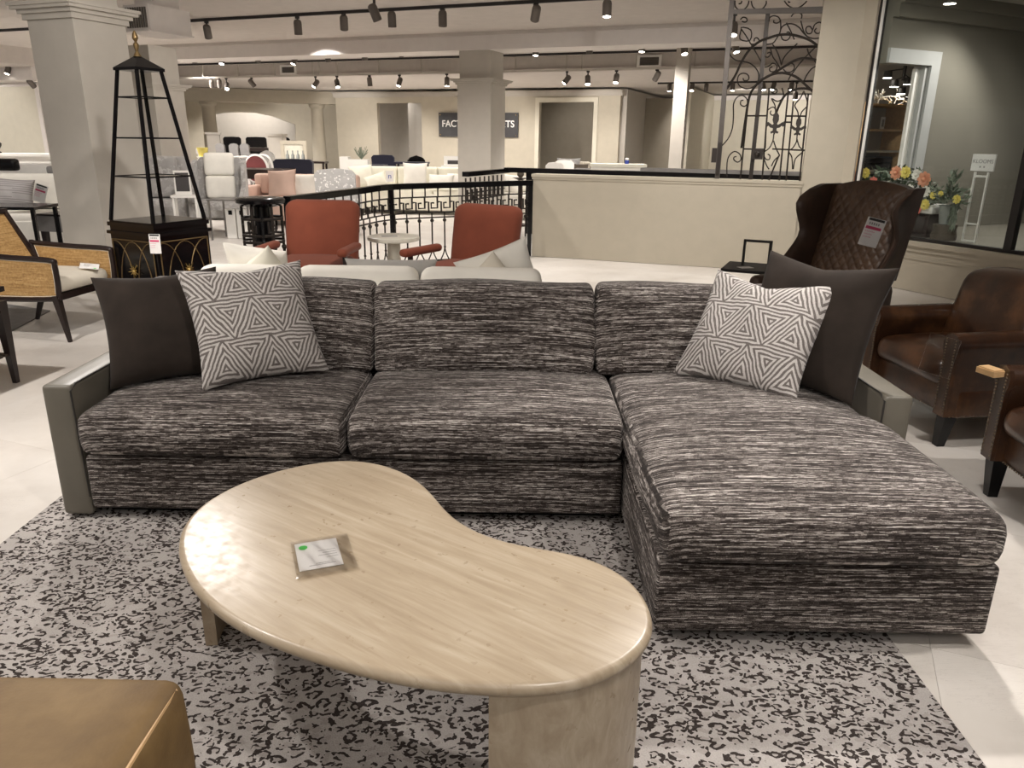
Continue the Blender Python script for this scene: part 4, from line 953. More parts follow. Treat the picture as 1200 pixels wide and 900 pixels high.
# ================================================================== STAIR RAILING AND GATE
GATE_SCROLLS = [[(2.222,1.368),(2.297,1.459),(2.335,1.574),(2.334,1.719),(2.323,1.831),(2.351,1.902),(2.406,1.926),(2.458,1.894),(2.472,1.839),(2.442,1.81),(2.4,1.831),(2.401,1.87),(2.427,1.875)],[(2.328,1.044),(2.314,1.195),(2.33,1.278),(2.384,1.326),(2.445,1.297),(2.464,1.24),(2.43,1.209),(2.388,1.233),(2.385,1.263),(2.412,1.27)],[(2.221,2.394),(2.247,2.333),(2.305,2.291),(2.369,2.28),(2.456,2.258),(2.523,2.207),(2.561,2.145),(2.56,2.064),(2.513,2.013),(2.452,1.995),(2.385,2.014),(2.343,2.066),(2.347,2.128),(2.382,2.155),(2.436,2.147),(2.462,2.111),(2.448,2.081),(2.411,2.081),(2.399,2.107)],[(2.569,2.277),(2.494,2.388),(2.434,2.469),(2.384,2.54),(2.324,2.621),(2.431,2.593),(2.431,2.489),(2.325,2.506),(2.33,2.61)],[(2.435,2.459),(2.477,2.448),(2.518,2.457),(2.53,2.487),(2.501,2.515),(2.477,2.503),(2.479,2.478)],[(2.31,2.7),(2.335,2.723),(2.372,2.712),(2.38,2.683),(2.355,2.674),(2.328,2.684)],[(2.234,2.888),(2.246,2.829),(2.297,2.793),(2.346,2.806),(2.374,2.844),(2.38,2.882)],[(2.405,2.881),(2.427,2.822),(2.482,2.791),(2.532,2.804),(2.562,2.846),(2.559,2.875)],[(2.275,2.857),(2.3,2.861),(2.307,2.885)],[(2.746,2.868),(2.792,2.819),(2.856,2.793),(2.913,2.805),(2.958,2.841),(2.97,2.86)],[(2.612,2.671),(2.613,2.709),(2.652,2.728),(2.704,2.711),(2.724,2.672),(2.691,2.654),(2.659,2.664),(2.662,2.684)],[(2.734,2.54),(2.746,2.608),(2.793,2.641),(2.864,2.639),(2.928,2.603),(2.973,2.553),(3.029,2.508),(3.091,2.492),(3.149,2.5),(3.164,2.529)],[(3.064,2.58),(3.054,2.546),(3.02,2.542),(2.997,2.572),(3.002,2.606),(3.036,2.611),(3.064,2.58),(3.078,2.627),(3.12,2.65),(3.157,2.63),(3.154,2.577),(3.134,2.544),(3.103,2.545),(3.085,2.57),(3.102,2.593)],[(2.612,2.445),(2.672,2.454),(2.708,2.502),(2.739,2.579),(2.727,2.686)],[(2.743,2.55),(2.77,2.491),(2.822,2.484),(2.847,2.528),(2.827,2.562),(2.803,2.558)],[(2.673,2.444),(2.721,2.383),(2.762,2.303),(2.79,2.233),(2.795,2.283),(2.828,2.342),(2.882,2.4),(2.926,2.448)],[(2.657,2.404),(2.687,2.324),(2.735,2.264),(2.784,2.193)],[(3.033,2.396),(3.06,2.337),(3.118,2.277),(3.154,2.227),(3.099,2.189),(3.057,2.12),(3.036,2.05)],[(3.12,2.414),(3.077,2.366),(3.024,2.308),(2.963,2.23),(2.921,2.161),(2.894,2.121),(2.879,2.081)],[(2.787,2.867),(2.788,2.852),(2.808,2.856)],[(2.604,2.326),(2.636,2.315),(2.664,2.345),(2.652,2.365),(2.627,2.355)],[(2.616,2.215),(2.657,2.225),(2.695,2.254),(2.739,2.234),(2.743,2.194),(2.715,2.169),(2.678,2.174),(2.67,2.205),(2.698,2.219)],[(2.814,2.193),(2.849,2.162),(2.9,2.166),(2.926,2.201),(2.912,2.241),(2.88,2.251),(2.862,2.232)],[(2.937,2.689),(2.938,2.728),(2.9,2.75),(2.851,2.74),(2.834,2.712)],[(2.791,2.655),(2.841,2.576),(2.891,2.487)],[(2.935,2.67),(2.972,2.573),(3.007,2.523)],[(2.732,1.955),(2.759,1.994),(2.776,1.963),(2.749,1.943),(2.707,1.963)],[(2.717,1.367),(2.694,1.72),(2.711,1.783),(2.758,1.802),(2.787,1.752),(2.758,1.717),(2.728,1.736),(2.734,1.767)],[(2.789,1.521),(2.789,1.449),(2.758,1.368),(2.706,1.318),(2.73,1.253),(2.771,1.246),(2.774,1.287),(2.749,1.303)],[(2.796,1.449),(2.83,1.369),(2.88,1.289)],[(3.038,1.5),(3.038,1.436),(3.006,1.372),(2.969,1.339),(3.01,1.275),(3.033,1.145)],[(3.042,1.468),(3.075,1.389),(3.12,1.341),(3.051,1.26),(3.041,1.146)],[(3.035,1.658),(3.016,1.752),(2.976,1.822),(3.022,1.892),(3.051,1.969)],[(3.042,1.658),(3.055,1.752),(3.107,1.83),(3.051,1.969)],[(2.784,1.704),(2.771,1.815),(2.723,1.893),(2.79,1.862),(2.848,1.908),(2.822,2.001)],[(2.804,1.173),(2.829,1.239),(2.88,1.289)],[(2.713,1.253),(2.755,1.172),(2.783,1.139)]]
GATE_RODS = [[(2.479,1.846),(2.479,1.049)],[(2.687,2.002),(2.719,1.055)],[(2.891,2.001),(2.906,1.06)],[(2.956,1.861),(2.979,1.062)],[(3.101,1.938),(3.122,1.066)],[(2.871,1.289),(2.792,1.057)]]
GATE_BARS = [[(2.486,1.711),(2.695,1.712)],[(2.894,1.71),(3.098,1.71)],[(2.481,1.355),(2.719,1.354)],[(2.791,1.36),(3.167,1.35)],[(2.879,1.645),(2.958,1.645)]]
GATE_ARCHES = [[(2.232,1.995),(2.31,2.128),(2.369,2.28),(2.441,2.399),(2.536,2.477),(2.626,2.509),(2.725,2.536),(2.845,2.537),(2.959,2.51),(3.054,2.474),(3.129,2.423)],[(2.589,2.084),(2.668,2.124),(2.765,2.183),(2.841,2.232),(2.917,2.276),(3.015,2.299),(3.158,2.276)],[(2.456,1.363),(2.465,1.591),(2.479,1.846),(2.5,1.957),(2.562,2.05),(2.666,2.126),(2.804,2.155),(2.948,2.115),(3.051,2.038),(3.153,1.953)],[(2.783,1.72),(2.811,1.815),(2.862,1.924),(2.964,1.985),(3.072,1.992),(3.151,1.968)]]
HR = Matrix.Rotation(HANG, 4, 'Z')
gt = thing('iron_gate_screen', 'wrought iron gate screen with scrolls and arches standing on the half wall beside the pier', 'iron screen', HA, HANG)
GY = 0.06
def g3(L): return [(a, GY, z) for a, z in L]
part('gate_post', MB().taper((2.203, GY, 3.04), (2.219, GY, 1.02), .026, .026), 'irongrey', gt)
part('gate_post', MB().taper((2.59, GY + .03, 2.765), (2.591, GY + .03, 1.02), .022, .022), 'iron', gt)
part('top_rail', MB().taper((2.188, GY, 2.782), (3.15, GY, 2.767), .022, .030), 'irongrey', gt)
part('latch', MB().box((2.135, GY - .02, 1.20), (2.195, GY + .02, 1.36)).box((2.20, GY - .045, 1.06), (2.235, GY - .02, 1.42)), 'iron', gt)
part('lock_box', MB().box((2.57, GY - .05, 1.245), (2.70, GY - .01, 1.355)).ball((2.635, GY - .065, 1.30), .03, 10), 'iron', gt)
for L in GATE_ARCHES: part('arch_bar', MB().tube(smooth(g3(L), 4), .0145, 6), 'iron', gt)
for L in GATE_RODS: part('upright_rod', MB().tube(g3([L[0], (L[1][0], 1.02)]), .010, 6), 'iron', gt)
for L in GATE_BARS: part('cross_bar', MB().tube(g3([(min(x, 3.15), z) for x, z in L]), .010, 6), 'iron', gt)
for L in GATE_SCROLLS:
    L = [(min(x, 3.15), min(z, 3.03)) for x, z in L]
    part('scroll', MB().tube(smooth(g3(L), 3), .0075, 6), 'iron', gt)
FLEUR = [(0, .14), (.03, .10), (.034, .05), (.018, .01), (.03, .0), (.05, .012), (.075, .03), (.098, .02), (.10, -.005), (.085, -.022), (.07, -.01), (.05, -.03), (.022, -.035), (.02, -.06), (.045, -.075), (.035, -.095), (.012, -.085), (0, -.12)]
FL = FLEUR + [(-x, z) for x, z in FLEUR[1:-1][::-1]]
for (cx, cz), k in (((2.794, 1.617), 1.0), ((3.038, 1.587), .85)):
    part('fleur_de_lis', MB().prism([(x * k, z * k) for x, z in FL], -0.012, 0.012, lambda a, b, h, cx=cx, cz=cz: (cx + a, GY - .01 + h, cz + b)), 'iron', gt, 'black fleur-de-lis ornament')

# railing that leaves the half wall and bends toward the seating
rl = thing('stair_railing', 'black iron stair railing with Greek key frieze and slender balusters', 'railing', (0, 0, 0))
RP = smooth([(0.215, 9.82, .935), (-0.60, 9.42, .925), (-1.42, 9.02, .912), (-1.70, 8.35, .905), (-1.93, 7.72, .90), (-2.12, 7.25, .895)], 10)
cum = [0.0]
for i in range(1, len(RP)): cum.append(cum[-1] + (RP[i] - RP[i - 1]).length)
def at(d):
    for i in range(1, len(RP)):
        if cum[i] >= d or i == len(RP) - 1:
            t = (d - cum[i - 1]) / (cum[i] - cum[i - 1]); return RP[i - 1].lerp(RP[i], max(0, min(1.2, t)))
RLEN = cum[-1]
m = MB()
for dz, w, h in ((-.03, .042, .026), (-.005, .036, .012)):
    for i in range(len(RP) - 1): m.taper(RP[i] + Vector((0, 0, dz)), RP[i + 1] + Vector((0, 0, dz)), w, w, h, h)
part('handrail', MB().add(m.v, m.f), 'black', rl)
NB = int(RLEN / .15)
for dz in (-.155, -.335, -.395):
    m = MB(); m.tube([at(RLEN * i / 40) + Vector((0, 0, dz)) for i in range(41)], .009, 6); part('rail_bar', m, 'iron', rl)
for i in range(NB):
    d0 = i * RLEN / NB; w = RLEN / NB
    def q(u, z): return at(d0 + u * w) + Vector((0, 0, z))
    m = MB(); m.tube([q(0, -.05), q(0, -.155)], .009, 5)
    m.tube([q(0.05, -.16), q(0.05, -.285), q(.55, -.285), q(.55, -.225), q(.32, -.225)], .0115, 5)
    m.tube([q(.75, -.335), q(.75, -.215), q(.98, -.215)], .0115, 5); m.tube([q(.5, -.335), q(.5, -.395)], .008, 5)
    part('key_frieze', m, 'iron', rl)
    p = at(d0 + w * .5); f = Vector((p.x, p.y, 0)); zt = p.z - .395; dv = (at(d0 + w * .6) - at(d0 + w * .4)); dv.z = 0; dv.normalize()
    m = MB(); m.tube([f + Vector((0, 0, zt)), f + Vector((0, 0, .17))], .010, 6); m.ball(f + Vector((0, 0, zt - .035)), .024, 8); m.ball(f + Vector((0, 0, .17)), .016, 6)
    for s in (-1, 1): m.tube(smooth([f + Vector((0, 0, .16)), f + dv * (s * .018) + Vector((0, 0, .09)), f + dv * (s * .055) + Vector((0, 0, .012))], 4), .008, 5)
    part('baluster', m, 'iron', rl)
m = MB(); m.tube([at(RLEN * i / 40) * 1 - Vector((0, 0, at(RLEN * i / 40).z - .012)) for i in range(41)], .012, 6); part('bottom_rail', m, 'iron', rl)
for d in (0.02, cum[20], RLEN):
    p = at(d); part('post', MB().taper((p.x, p.y, 0), (p.x, p.y, p.z - .03), .026, .026), 'black', rl)
nw = thing('newel_post', 'thick black openwork iron newel post at the left end of the railing', 'post', (-2.34, 7.18, 0))
part('cap', MB().lathe([(.17, .82), (.225, .85), (.23, .875), (.21, .892), (.12, .90), (.01, .903)], 24), 'black', nw)
part('core', MB().lathe([(.10, 0), (.10, .04), (.065, .06), (.06, .45), (.085, .48), (.075, .52), (.075, .82)], 16), 'black', nw)
for k in range(6):
    a = k * pi / 3 + .3; x, y = .175 * cos(a), .175 * sin(a); t = Vector((-sin(a), cos(a), 0)); c = Vector((x, y, 0))
    m = MB()
    m.tube([c + Vector((0, 0, .82)), c + Vector((0, 0, .44))], .014, 5)
    for z in (.71, .56, .50): m.tube([c - t * .088 + Vector((0, 0, z)), c + t * .088 + Vector((0, 0, z))], .014, 5)
    m.tube([c - t * .04 + Vector((0, 0, .69)), c - t * .04 + Vector((0, 0, .59)), c + t * .03 + Vector((0, 0, .59)), c + t * .03 + Vector((0, 0, .65)), c + Vector((0, 0, .65))], .012, 5)
    m.ball(c + Vector((0, 0, .44)), .026, 8); m.tube([c + Vector((0, 0, .43)), c + Vector((0, 0, .30))], .016, 6, r1=.004)
    part('openwork_panel', m, 'iron', nw)
# far side of the stair opening
fr = thing('far_stair_balustrade', 'dark stair balustrade with a grey cap rail beyond the half wall', 'railing', (0, 0, 0), RB)
part('panel', MB().box((-4.4, 11.36, 0), (-.35, 11.42, .93)), 'black', fr)
part('cap_rail', MB().box((-2.6, 11.30, 1.00), (-.35, 11.48, 1.05)), 'gunmetal', fr, 'grey cap rail')
part('handrail', MB().box((-4.75, 11.30, .93), (-.35, 11.48, 1.00)), 'black', fr)
m = MB()
for k in range(9):
    y = 9.9 + k * .16
    m.box((-4.75, y, 0), (-4.73, y + .015, .90)).box((-4.755, y, .58), (-4.725, y + .16, .60)).box((-4.755, y + .05, .68), (-4.725, y + .11, .70)).box((-4.755, y + .05, .60), (-4.725, y + .065, .74)).box((-4.755, y, .76), (-4.725, y + .16, .78))
part('side_frieze', m, 'iron', fr)
part('side_handrail', MB().box((-4.79, 9.9, .92), (-4.69, 11.4, .985)), 'black', fr)

# ================================================================== CEILING TRACKS, SPOTLIGHTS, VENTS
def track(name, label, s0, s1, t, z): return solo(name, MB().box((s0, t - .018, z - .02), (s1, t + .018, z + .02)), 'track', label, 'track', (0, 0, 0), RB)
track('ceiling_track', 'nearest black ceiling track, running above the first row of spotlights', -11.5, 2.0, 9.61, CEIL - .021)
track('ceiling_track', 'long black strip on the ceiling against the soffit, behind the white beam', -16.0, 4.0, 15.45, CEIL - .021)  # plain dark bar along the ceiling before the soffit
track('ceiling_track', 'short black track under the soffit, seen through the iron gate', -4.3, 1.2, 20.0, 2.80 - .04)
track('ceiling_track', 'stub of black track in the upper left corner beside the column', -13.5, -9.8, 9.55, CEIL - .021)
PROTO = {}
def fixture(s, t, z, zc, lit, tilt, yaw, label, group):
    key = (lit, tilt, round(zc - z, 2)); p = G(s, t, z)
    if key in PROTO: return dup(PROTO[key], p, yaw, label, group)
    o = thing('track_spotlight', label, 'spotlight', p, yaw, group); top = zc - z; R = Matrix.Rotation(radians(tilt), 4, 'X')
    part('stem', MB().box((-.012, -.012, min(.06, top * .5)), (.012, .012, top)).box((-.03, -.018, top - .03), (.03, .018, top)), 'track', o)
    m = MB(); m.T = R; m.lathe([(.028, .10), (.048, .085), (.055, .06), (.055, -.09), (.050, -.095), (.047, -.085)], 18); part('housing', m, 'spotgrey', o)
    m = MB(); m.T = R; m.lathe([(.046, -.086), (.046, -.084)], 18); part('lens', m, 'lens' if lit else 'lensoff', o)
    PROTO[key] = o; return o
ORD = ['first', 'second', 'third', 'fourth', 'fifth', 'sixth', 'seventh', 'eighth', 'ninth', 'tenth', 'eleventh', 'twelfth', 'thirteenth']
ROWS = [
    ('nearest ceiling track', 9.61, CEIL - .04, [(-8.78, 2.87, 0, 25, .5), (-7.17, 2.87, 0, 10, .5), (-6.41, 2.9, 0, 25, .6), (-5.66, 2.91, 0, 10, .4), (-4.91, 2.89, 0, 0, 0), (-3.63, 2.9, 0, 40, 0.6), (-2.73, 2.91, 1, -12, 0.3)]),
    ('row between the white beam and the soffit', 13.2, CEIL, [(-12.49, 2.92, 0, 10, 0), (-11.76, 2.87, 1, -25, .3), (-10.84, 2.9, 0, 25, 1.2), (-9.98, 2.83, 1, -25, -.4), (-9.21, 2.87, 0, 10, .2), (-8.39, 2.88, 0, 10, .4), (-7.61, 2.92, 0, 40, .4), (-4.97, 2.87, 1, -12, .1), (-4.02, 2.89, 0, 10, .2), (-3.13, 2.88, 1, -12, 0), (-2.45, 2.82, 1, -25, .5), (-1.66, 2.83, 1, -25, .8)]),
    ('grey channel hung on rods', 15.6, 2.72, [(-14.29, 2.60, 0, 40, .7), (-14.05, 2.60, 0, 25, .7), (-13.83, 2.54, 1, -40, .6), (-13.07, 2.60, 0, 40, -.5), (-11.25, 2.56, 1, -40, -.5), (-10.67, 2.56, 1, -25, .9), (-9.81, 2.59, 0, 10, .2), (-9.05, 2.57, 1, -25, -.3), (-7.89, 2.56, 1, -12, .3), (-5.2, 2.56, 1, -40, -.9), (-4.76, 2.55, 1, -25, .4), (-4.18, 2.57, 1, -25, 0), (-3.38, 2.60, 0, 40, .9)]),
    ('short track behind the iron gate', 20.0, 2.74, [(-4.0, 2.66, 1, -12, .2), (-3.45, 2.66, 1, -25, 0), (-3.11, 2.66, 0, 10, .3), (-2.49, 2.66, 1, -12, 0), (-1.79, 2.66, 1, -25, .6), (-1.56, 2.66, 1, -25, -.4), (-1.16, 2.66, 1, -12, 0), (-1.05, 2.45, 1, -12, .3)]),
]
for rn, t, zc, L in ROWS:
    for k, (s, z, lit, tilt, yaw) in enumerate(L):
        z = min(z, zc - .06)
        fixture(s, t, z, zc, lit, tilt, RB + yaw, '%s spotlight from the left on the %s, %s' % (ORD[k], rn, 'lit' if lit else 'unlit'), 'track spotlights')
fixture(-1.48, 11.4, 2.86, CEIL, 1, -25, RB + .2, 'lit spotlight just right of the gate post, hung from the ceiling', 'track spotlights')
fixture(-16.23, 11.85, 2.66, 2.72, 1, -25, RB, 'lit spotlight at the far upper left, beside the column', 'track spotlights')
fixture(-15.8, 12.0, 2.40, 2.46, 0, 40, RB, 'unlit spotlight low at the far upper left, beside the column', 'track spotlights')
fixture(-5.3, 8.6, 2.84, CEIL, 0, 25, RB - .5, 'unlit spotlight at the top edge of the picture, above the first row', 'track spotlights')
ch = thing('suspended_channel', 'grey lighting channel hung on thin rods below the soffit edge', 'lighting channel', (0, 0, 0), RB)
part('channel', MB().box((-15.6, 15.56, 2.72), (4.0, 15.64, 2.755)), 'wallgrey', ch)
for s in (-14.53, -13.44, -12.38, -11.31, -11.14, -10.66, -9.56, -8.5, -6.32, -5.22, -4.89, -3.8, -2.68, -1.4):
    part('rod', MB().box((s - .012, 15.588, 2.755), (s + .012, 15.612, CEIL)), 'wallgrey', ch)
for s0, s1, z0, z1, lab in ((-12.46, -12.1, 2.84, 2.97, 'small grey vent grille in the soffit left of the central column'), (-3.82, -3.44, 2.83, 2.98, 'grey vent grille in the soffit right of the central column')):
    v = thing('vent_grille', lab, 'vent', G((s0 + s1) / 2, 15.98, (z0 + z1) / 2), RB); w, h = (s1 - s0) / 2, (z1 - z0) / 2
    part('frame', MB().box((-w - .05, -.02, -h - .04), (w + .05, .02, -h)).box((-w - .05, -.02, h), (w + .05, .02, h + .04)).box((-w - .05, -.02, -h), (-w, .02, h)).box((w, -.02, -h), (w + .05, .02, h)), 'offwhite', v)
    for k in range(6): part('louvre', MB().taper((-w, 0, -h + (k + .5) * h / 3), (w, 0, -h + (k + .5) * h / 3), .012, .012, .006, .006), 'vent', v)
    part('backing', MB().box((-w, .012, -h), (w, .018, h)), 'vent', v)
vb = thing('air_diffuser_box', 'white ceiling air box with a ribbed grille, beside the left column', 'vent', (-4.22, 9.5, 2.545), RB)
part('housing', MB().box((-.20, -.12, 0), (.17, .5, .27)).box((-.26, -.18, -.015), (.20, .5, .0)).box((-.15, 0, .27), (.12, .4, .505)), 'ceiltrim', vb)
for k in range(9): part('louvre', MB().box((-.16 + k * .035, -.135, .03), (-.145 + k * .035, -.12, .24)), 'vent', vb)

# signs
sg = thing('wall_sign', 'charcoal wall sign with white capitals, half hidden by the central column', 'sign', G(-9.86, T0 - .06, 1.78), RB)
part('board', MB().box((-1.28, 0, -.34), (1.28, .03, .34)), 'sign', sg)
text('lettering', 'FACTORY OUTLETS', 0.262, 'signtext', sg, (0, -.004, -.055), (pi / 2, 0, 0), bold=.004)
for x in (-1.22, 1.22):
    for z in (-.28, .28): part('fixing', MB().ball((x, -.006, z), .016, 8), 'brass', sg)
ds_ = thing('directory_board', 'tall grey directory board on the bright white wall behind the gate', 'sign', G(-3.81, 22.55, 1.42), RB)
part('board', MB().box((-.05, -.95, -.78), (0, .95, .75)), 'sign', ds_)
part('printed_face', MB().box((-.056, -.92, -.75), (-.051, .92, .72)), 'dirs', ds_)

# ================================================================== SHOWROOM FURNITURE FURTHER BACK
def bsofa(name, label, x, y, rz, w, d, sz, bz, mt, nc=2, group=None, arms=True, armz=None):
    t = thing(name, label, 'sofa' if w > 1.2 else 'armchair', (x, y, 0), rz, group); armz = armz or (sz + .18)
    part('base', MB().rbox((0, 0, (sz + .06) / 2 - .02), (w / 2 - .02, d / 2 - .02, (sz - .14) / 2), .02, (4, 4, 2)), mt, t)
    part('backrest', MB().rbox((0, d / 2 - .09, (bz + .12) / 2), (w / 2, .09, (bz - .12) / 2), .05, (6, 2, 4)), mt, t)
    iw = w - (.30 if arms else .04)
    for k in range(nc):
        cx = -iw / 2 + iw * (k + .5) / nc; hx = iw / nc / 2 - .006
        part('seat_cushion', MB().rbox((cx, -.07, sz - .055), (hx, d / 2 - .10, .07), .05, (6, 6, 2)), mt, t, sharp=180)
        part('back_cushion', MB().rbox((cx, d / 2 - .24, (sz + bz) / 2 + .02), (hx, .08, (bz - sz) / 2 - .01), .05, (6, 3, 4)), mt, t, sharp=180)
    if arms:
        for s in (-1, 1): part('arm', MB().rbox((s * (w / 2 - .075), -.02, (armz + .12) / 2), (.075, d / 2 - .03, (armz - .12) / 2), .04, (3, 6, 3)), mt, t, sharp=180)
    for s in (-1, 1):
        for yy in (-d / 2 + .08, d / 2 - .08): part('leg', MB().taper((s * (w / 2 - .08), yy, 0), (s * (w / 2 - .08), yy, .13), .016, .024), 'dark', t)
    return t
def bpillow(label, x, y, z, w, h, mt, rz=0.0, lean_=.16, group=None, seed=0, roll=0.0):
    X = Vector((cos(rz), sin(rz), roll)); n_ = Vector((-sin(rz), cos(rz), 0)); c = Vector((x, y, z))
    return pillow(label, c - X * w / 2, c + X * w / 2, c + n_ * lean_ + Vector((0, 0, h)), w, h, .15, mt, group, seed)
def oval(label, x, y, rz, seatmt, group):
    t = thing('oval_back_chair', label, 'chair', (x, y, 0), rz, group)
    ring = [(.22 * cos(2 * pi * k / 28), .24 + .02, .80 + .25 * sin(2 * pi * k / 28)) for k in range(28)]
    part('back_frame', MB().tube(ring, .028, 8, closed=True), 'offwhite', t)
    part('back_pad', MB().prism([(p[0] * .93, p[2]) for p in ring], .235, .285, lambda a, b, h: (a, h, b)), seatmt, t, 'upholstered oval pad')
    part('seat', MB().rbox((0, 0, .45), (.24, .24, .05), .04, (4, 4, 2)), seatmt, t, sharp=180)
    part('apron', MB().box((-.235, -.235, .36), (.235, .235, .405)), 'offwhite', t)
    for sx in (-1, 1):
        part('leg', MB().taper((sx * .19, -.20, 0), (sx * .2, -.2, .37), .014, .024), 'offwhite', t)
        part('leg', MB().taper((sx * .19, .26, 0), (sx * .19, .22, .37), .014, .024), 'offwhite', t)
        part('back_support', MB().taper((sx * .16, .235, .40), (sx * .16, .25, .62), .018, .018), 'offwhite', t)
    return t
def btable(name, label, x, y, rz, w, d, h, mt, cat='table', th=.04, lw=.04, group=None):
    t = thing(name, label, cat, (x, y, 0), rz, group)
    part('table_top', MB().box((-w / 2, -d / 2, h - th), (w / 2, d / 2, h)), mt, t)
    for sx in (-1, 1):
        for sy in (-1, 1): part('leg', MB().box((sx * (w / 2 - lw) - lw / 2, sy * (d / 2 - lw) - lw / 2, 0), (sx * (w / 2 - lw) + lw / 2, sy * (d / 2 - lw) + lw / 2, h - th)), mt, t)
    return t
def backchair(name, label, x, y, rz, w, bz, mt, flare=.0, group=None, arch=.0):
    # chair whose back is turned toward the picture: local back on +y
    t = thing(name, label, 'chair', (x, y, 0), rz, group)
    pl_ = [(-w / 2, .25), (-w / 2 - flare, bz - .06), (-w / 2 - flare + .05, bz - .01 + arch * .2), (0, bz + arch), (w / 2 + flare - .05, bz - .01 + arch * .2), (w / 2 + flare, bz - .06), (w / 2, .25)]
    part('backrest', MB().prism(pl_, .22, .32, lambda a, b, h: (a, h + .06 * (b - .25), b)), mt, t)
    part('seat', MB().rbox((0, -.05, .40), (w / 2, .29, .07), .04, (4, 4, 2)), mt, t, sharp=180)
    for s in (-1, 1):
        part('arm', MB().rbox((s * (w / 2 - .03), 0, .50), (.05, .27, .11), .04, (3, 4, 2)), mt, t, sharp=180)
        for yy in (-.28, .26): part('leg', MB().taper((s * (w / 2 - .06), yy, 0), (s * (w / 2 - .06), yy, .34), .014, .022), 'dark', t)
    return t

# --- behind the étagère: grey velvet pieces
gw = bsofa('velvet_settee', 'high backed grey crushed velvet settee seen between the etagere shelves', -5.55, 12.1, radians(12), .95, .7, .46, 1.10, 'greyvel', 1, armz=.7)
hc = thing('wing_back_chair', 'grey velvet wing back chair with white channelled backrest, right of the etagere', 'armchair', (-4.52, 11.95, 0), radians(12))
part('shell', MB().prism([(-.34, .15), (-.36, 1.0), (-.28, 1.10), (.28, 1.10), (.36, 1.0), (.34, .15)], .26, .36, lambda a, b, h: (a, h + .1 * (b - .4), b)), 'greyvel', hc)
m = MB()
for z_, h_ in ((.66, .17), (1.0, .17)): m.rbox((0, .24 + .1 * (z_ - .8), z_), (.22, .06, h_), .05, (6, 2, 4), lambda p: Vector((p.x, p.y + .1 * p.z, p.z)))
part('channelled_back', m, 'white', hc, 'white channel tufted backrest', sharp=180)
part('seat', MB().rbox((0, -.08, .36), (.34, .36, .12), .05, (4, 4, 2)), 'greyvel', hc, sharp=180)
for s in (-1, 1):
    part('wing', MB().prism([(.30, .20), (.36, 1.06), (.12, 1.02), (.05, .70), (-.38, .56), (-.40, .20)], -.03, .03, lambda a, b, h, s=s: (s * .36 + h, a, b)), 'greyvel', hc)
    for yy in (-.36, .3): part('leg', MB().taper((s * .3, yy, 0), (s * .3, yy, .24), .016, .024), 'dark', hc)
etb = btable('end_table', 'low grey metal framed end table in front of the blush sofa', -3.99, 11.1, radians(-8), .62, .45, .57, 'gunmetal', 'side table', .02, .022)
for k, (dx, lab) in enumerate(((-.10, 'white boxed set standing under the end table, with two dark handles'), (.06, 'white canister standing under the end table, beside the boxed set'))):
    b = thing('white_canister', lab, 'canister', (-3.99 + dx, 11.2, 0))
    part('body', MB().box((-.07, -.06, 0), (.07, .06, .42)), 'offwhite', b)
    part('handle', MB().box((-.02, -.075, .34), (.03, -.06, .40)), 'black', b)
cpm = thing('picture_frame', 'small photograph frame standing inside view of the etagere, on the settee table', 'frame', (-4.77, 11.25, .6005), radians(15))
part('frame', MB().box((-.11, -.01, 0), (.11, .015, .34)), 'offwhite', cpm); part('print', MB().box((-.09, -.013, .05), (.09, -.011, .31)), 'photo', cpm)
btable('settee_table', 'small white table holding a photograph frame behind the etagere', -4.75, 11.25, radians(15), .36, .30, .60, 'offwhite', 'side table', .03, .03)

# --- blush sofa and its neighbours
bsofa('blush_sofa', 'pale blush sofa beyond the railing, left of the sparkly grey chair', -3.62, 13.2, radians(-6), 1.85, .90, .44, .80, 'blush', 2)
bpillow('blush cushion standing in the middle of the blush sofa', -3.83, 12.86, .46, .48, .46, 'blush', -.05, .16, None, 31, .06)
bpillow('white cushion on the blush sofa, behind the blush cushion', -3.52, 13.05, .46, .46, .38, 'white', .1, .12, None, 32)
backchair('navy_chair', 'navy velvet chair with a flaring back, behind the blush sofa', -4.10, 15.0, pi - .05, .62, 1.02, 'navy', .06)
backchair('sparkly_chair', 'light grey sparkly chair with its rounded back turned, right of the blush sofa', -2.64, 11.75, pi + .08, .58, .97, 'speck', 0.0, None, .02)
# --- cream sofa along the far side
bsofa('cream_sofa', 'long cream sofa with ivory cushions left of the central column', -1.95, 15.5, radians(-4), 2.75, .95, .45, .86, 'ivory', 3)
ig = 'ivory cushions on the long cream sofa'
bpillow('ivory cushion at the left end of the cream sofa', -2.93, 15.2, .48, .46, .44, 'ivory', .3, .14, ig, 41, .1)
bpillow('small ivory cushion lying low beside the tag on the cream sofa', -2.60, 14.95, .50, .42, .28, 'ivory', .1, .12, ig, 42, .35)
bpillow('ivory cushion with two peaks in the middle of the cream sofa', -1.92, 15.1, .48, .48, .50, 'white', 0, .14, ig, 43)
bpillow('white cushion lying at the right end of the cream sofa', -1.42, 15.0, .50, .50, .28, 'white', -.1, .14, ig, 44)
bpillow('white cushion half behind the central column on the cream sofa', -1.10, 15.05, .50, .46, .30, 'white', -.15, .14, ig, 45)
bt = thing('shopping_tag', 'white tag with a dark blue letter on the cream sofa', 'tag', (-2.36, 14.85, .62), .1)
part('card', MB().box((-.07, 0, 0), (.07, .004, .2)), 'paper', bt); text('lettering', 'n', .14, 'bluecap', bt, (0, -.002, .06), (pi / 2, 0, 0), ext=.001)
btable('console_table', 'dark console table behind the cream sofa, left part', -3.15, 17.0, RB * .2, .75, .4, .86, 'navy', 'console table')
btable('console_table', 'dark navy console table behind the cream sofa, under the navy chair', -2.30, 17.6, RB * .2, .75, .4, .90, 'navy', 'console table')
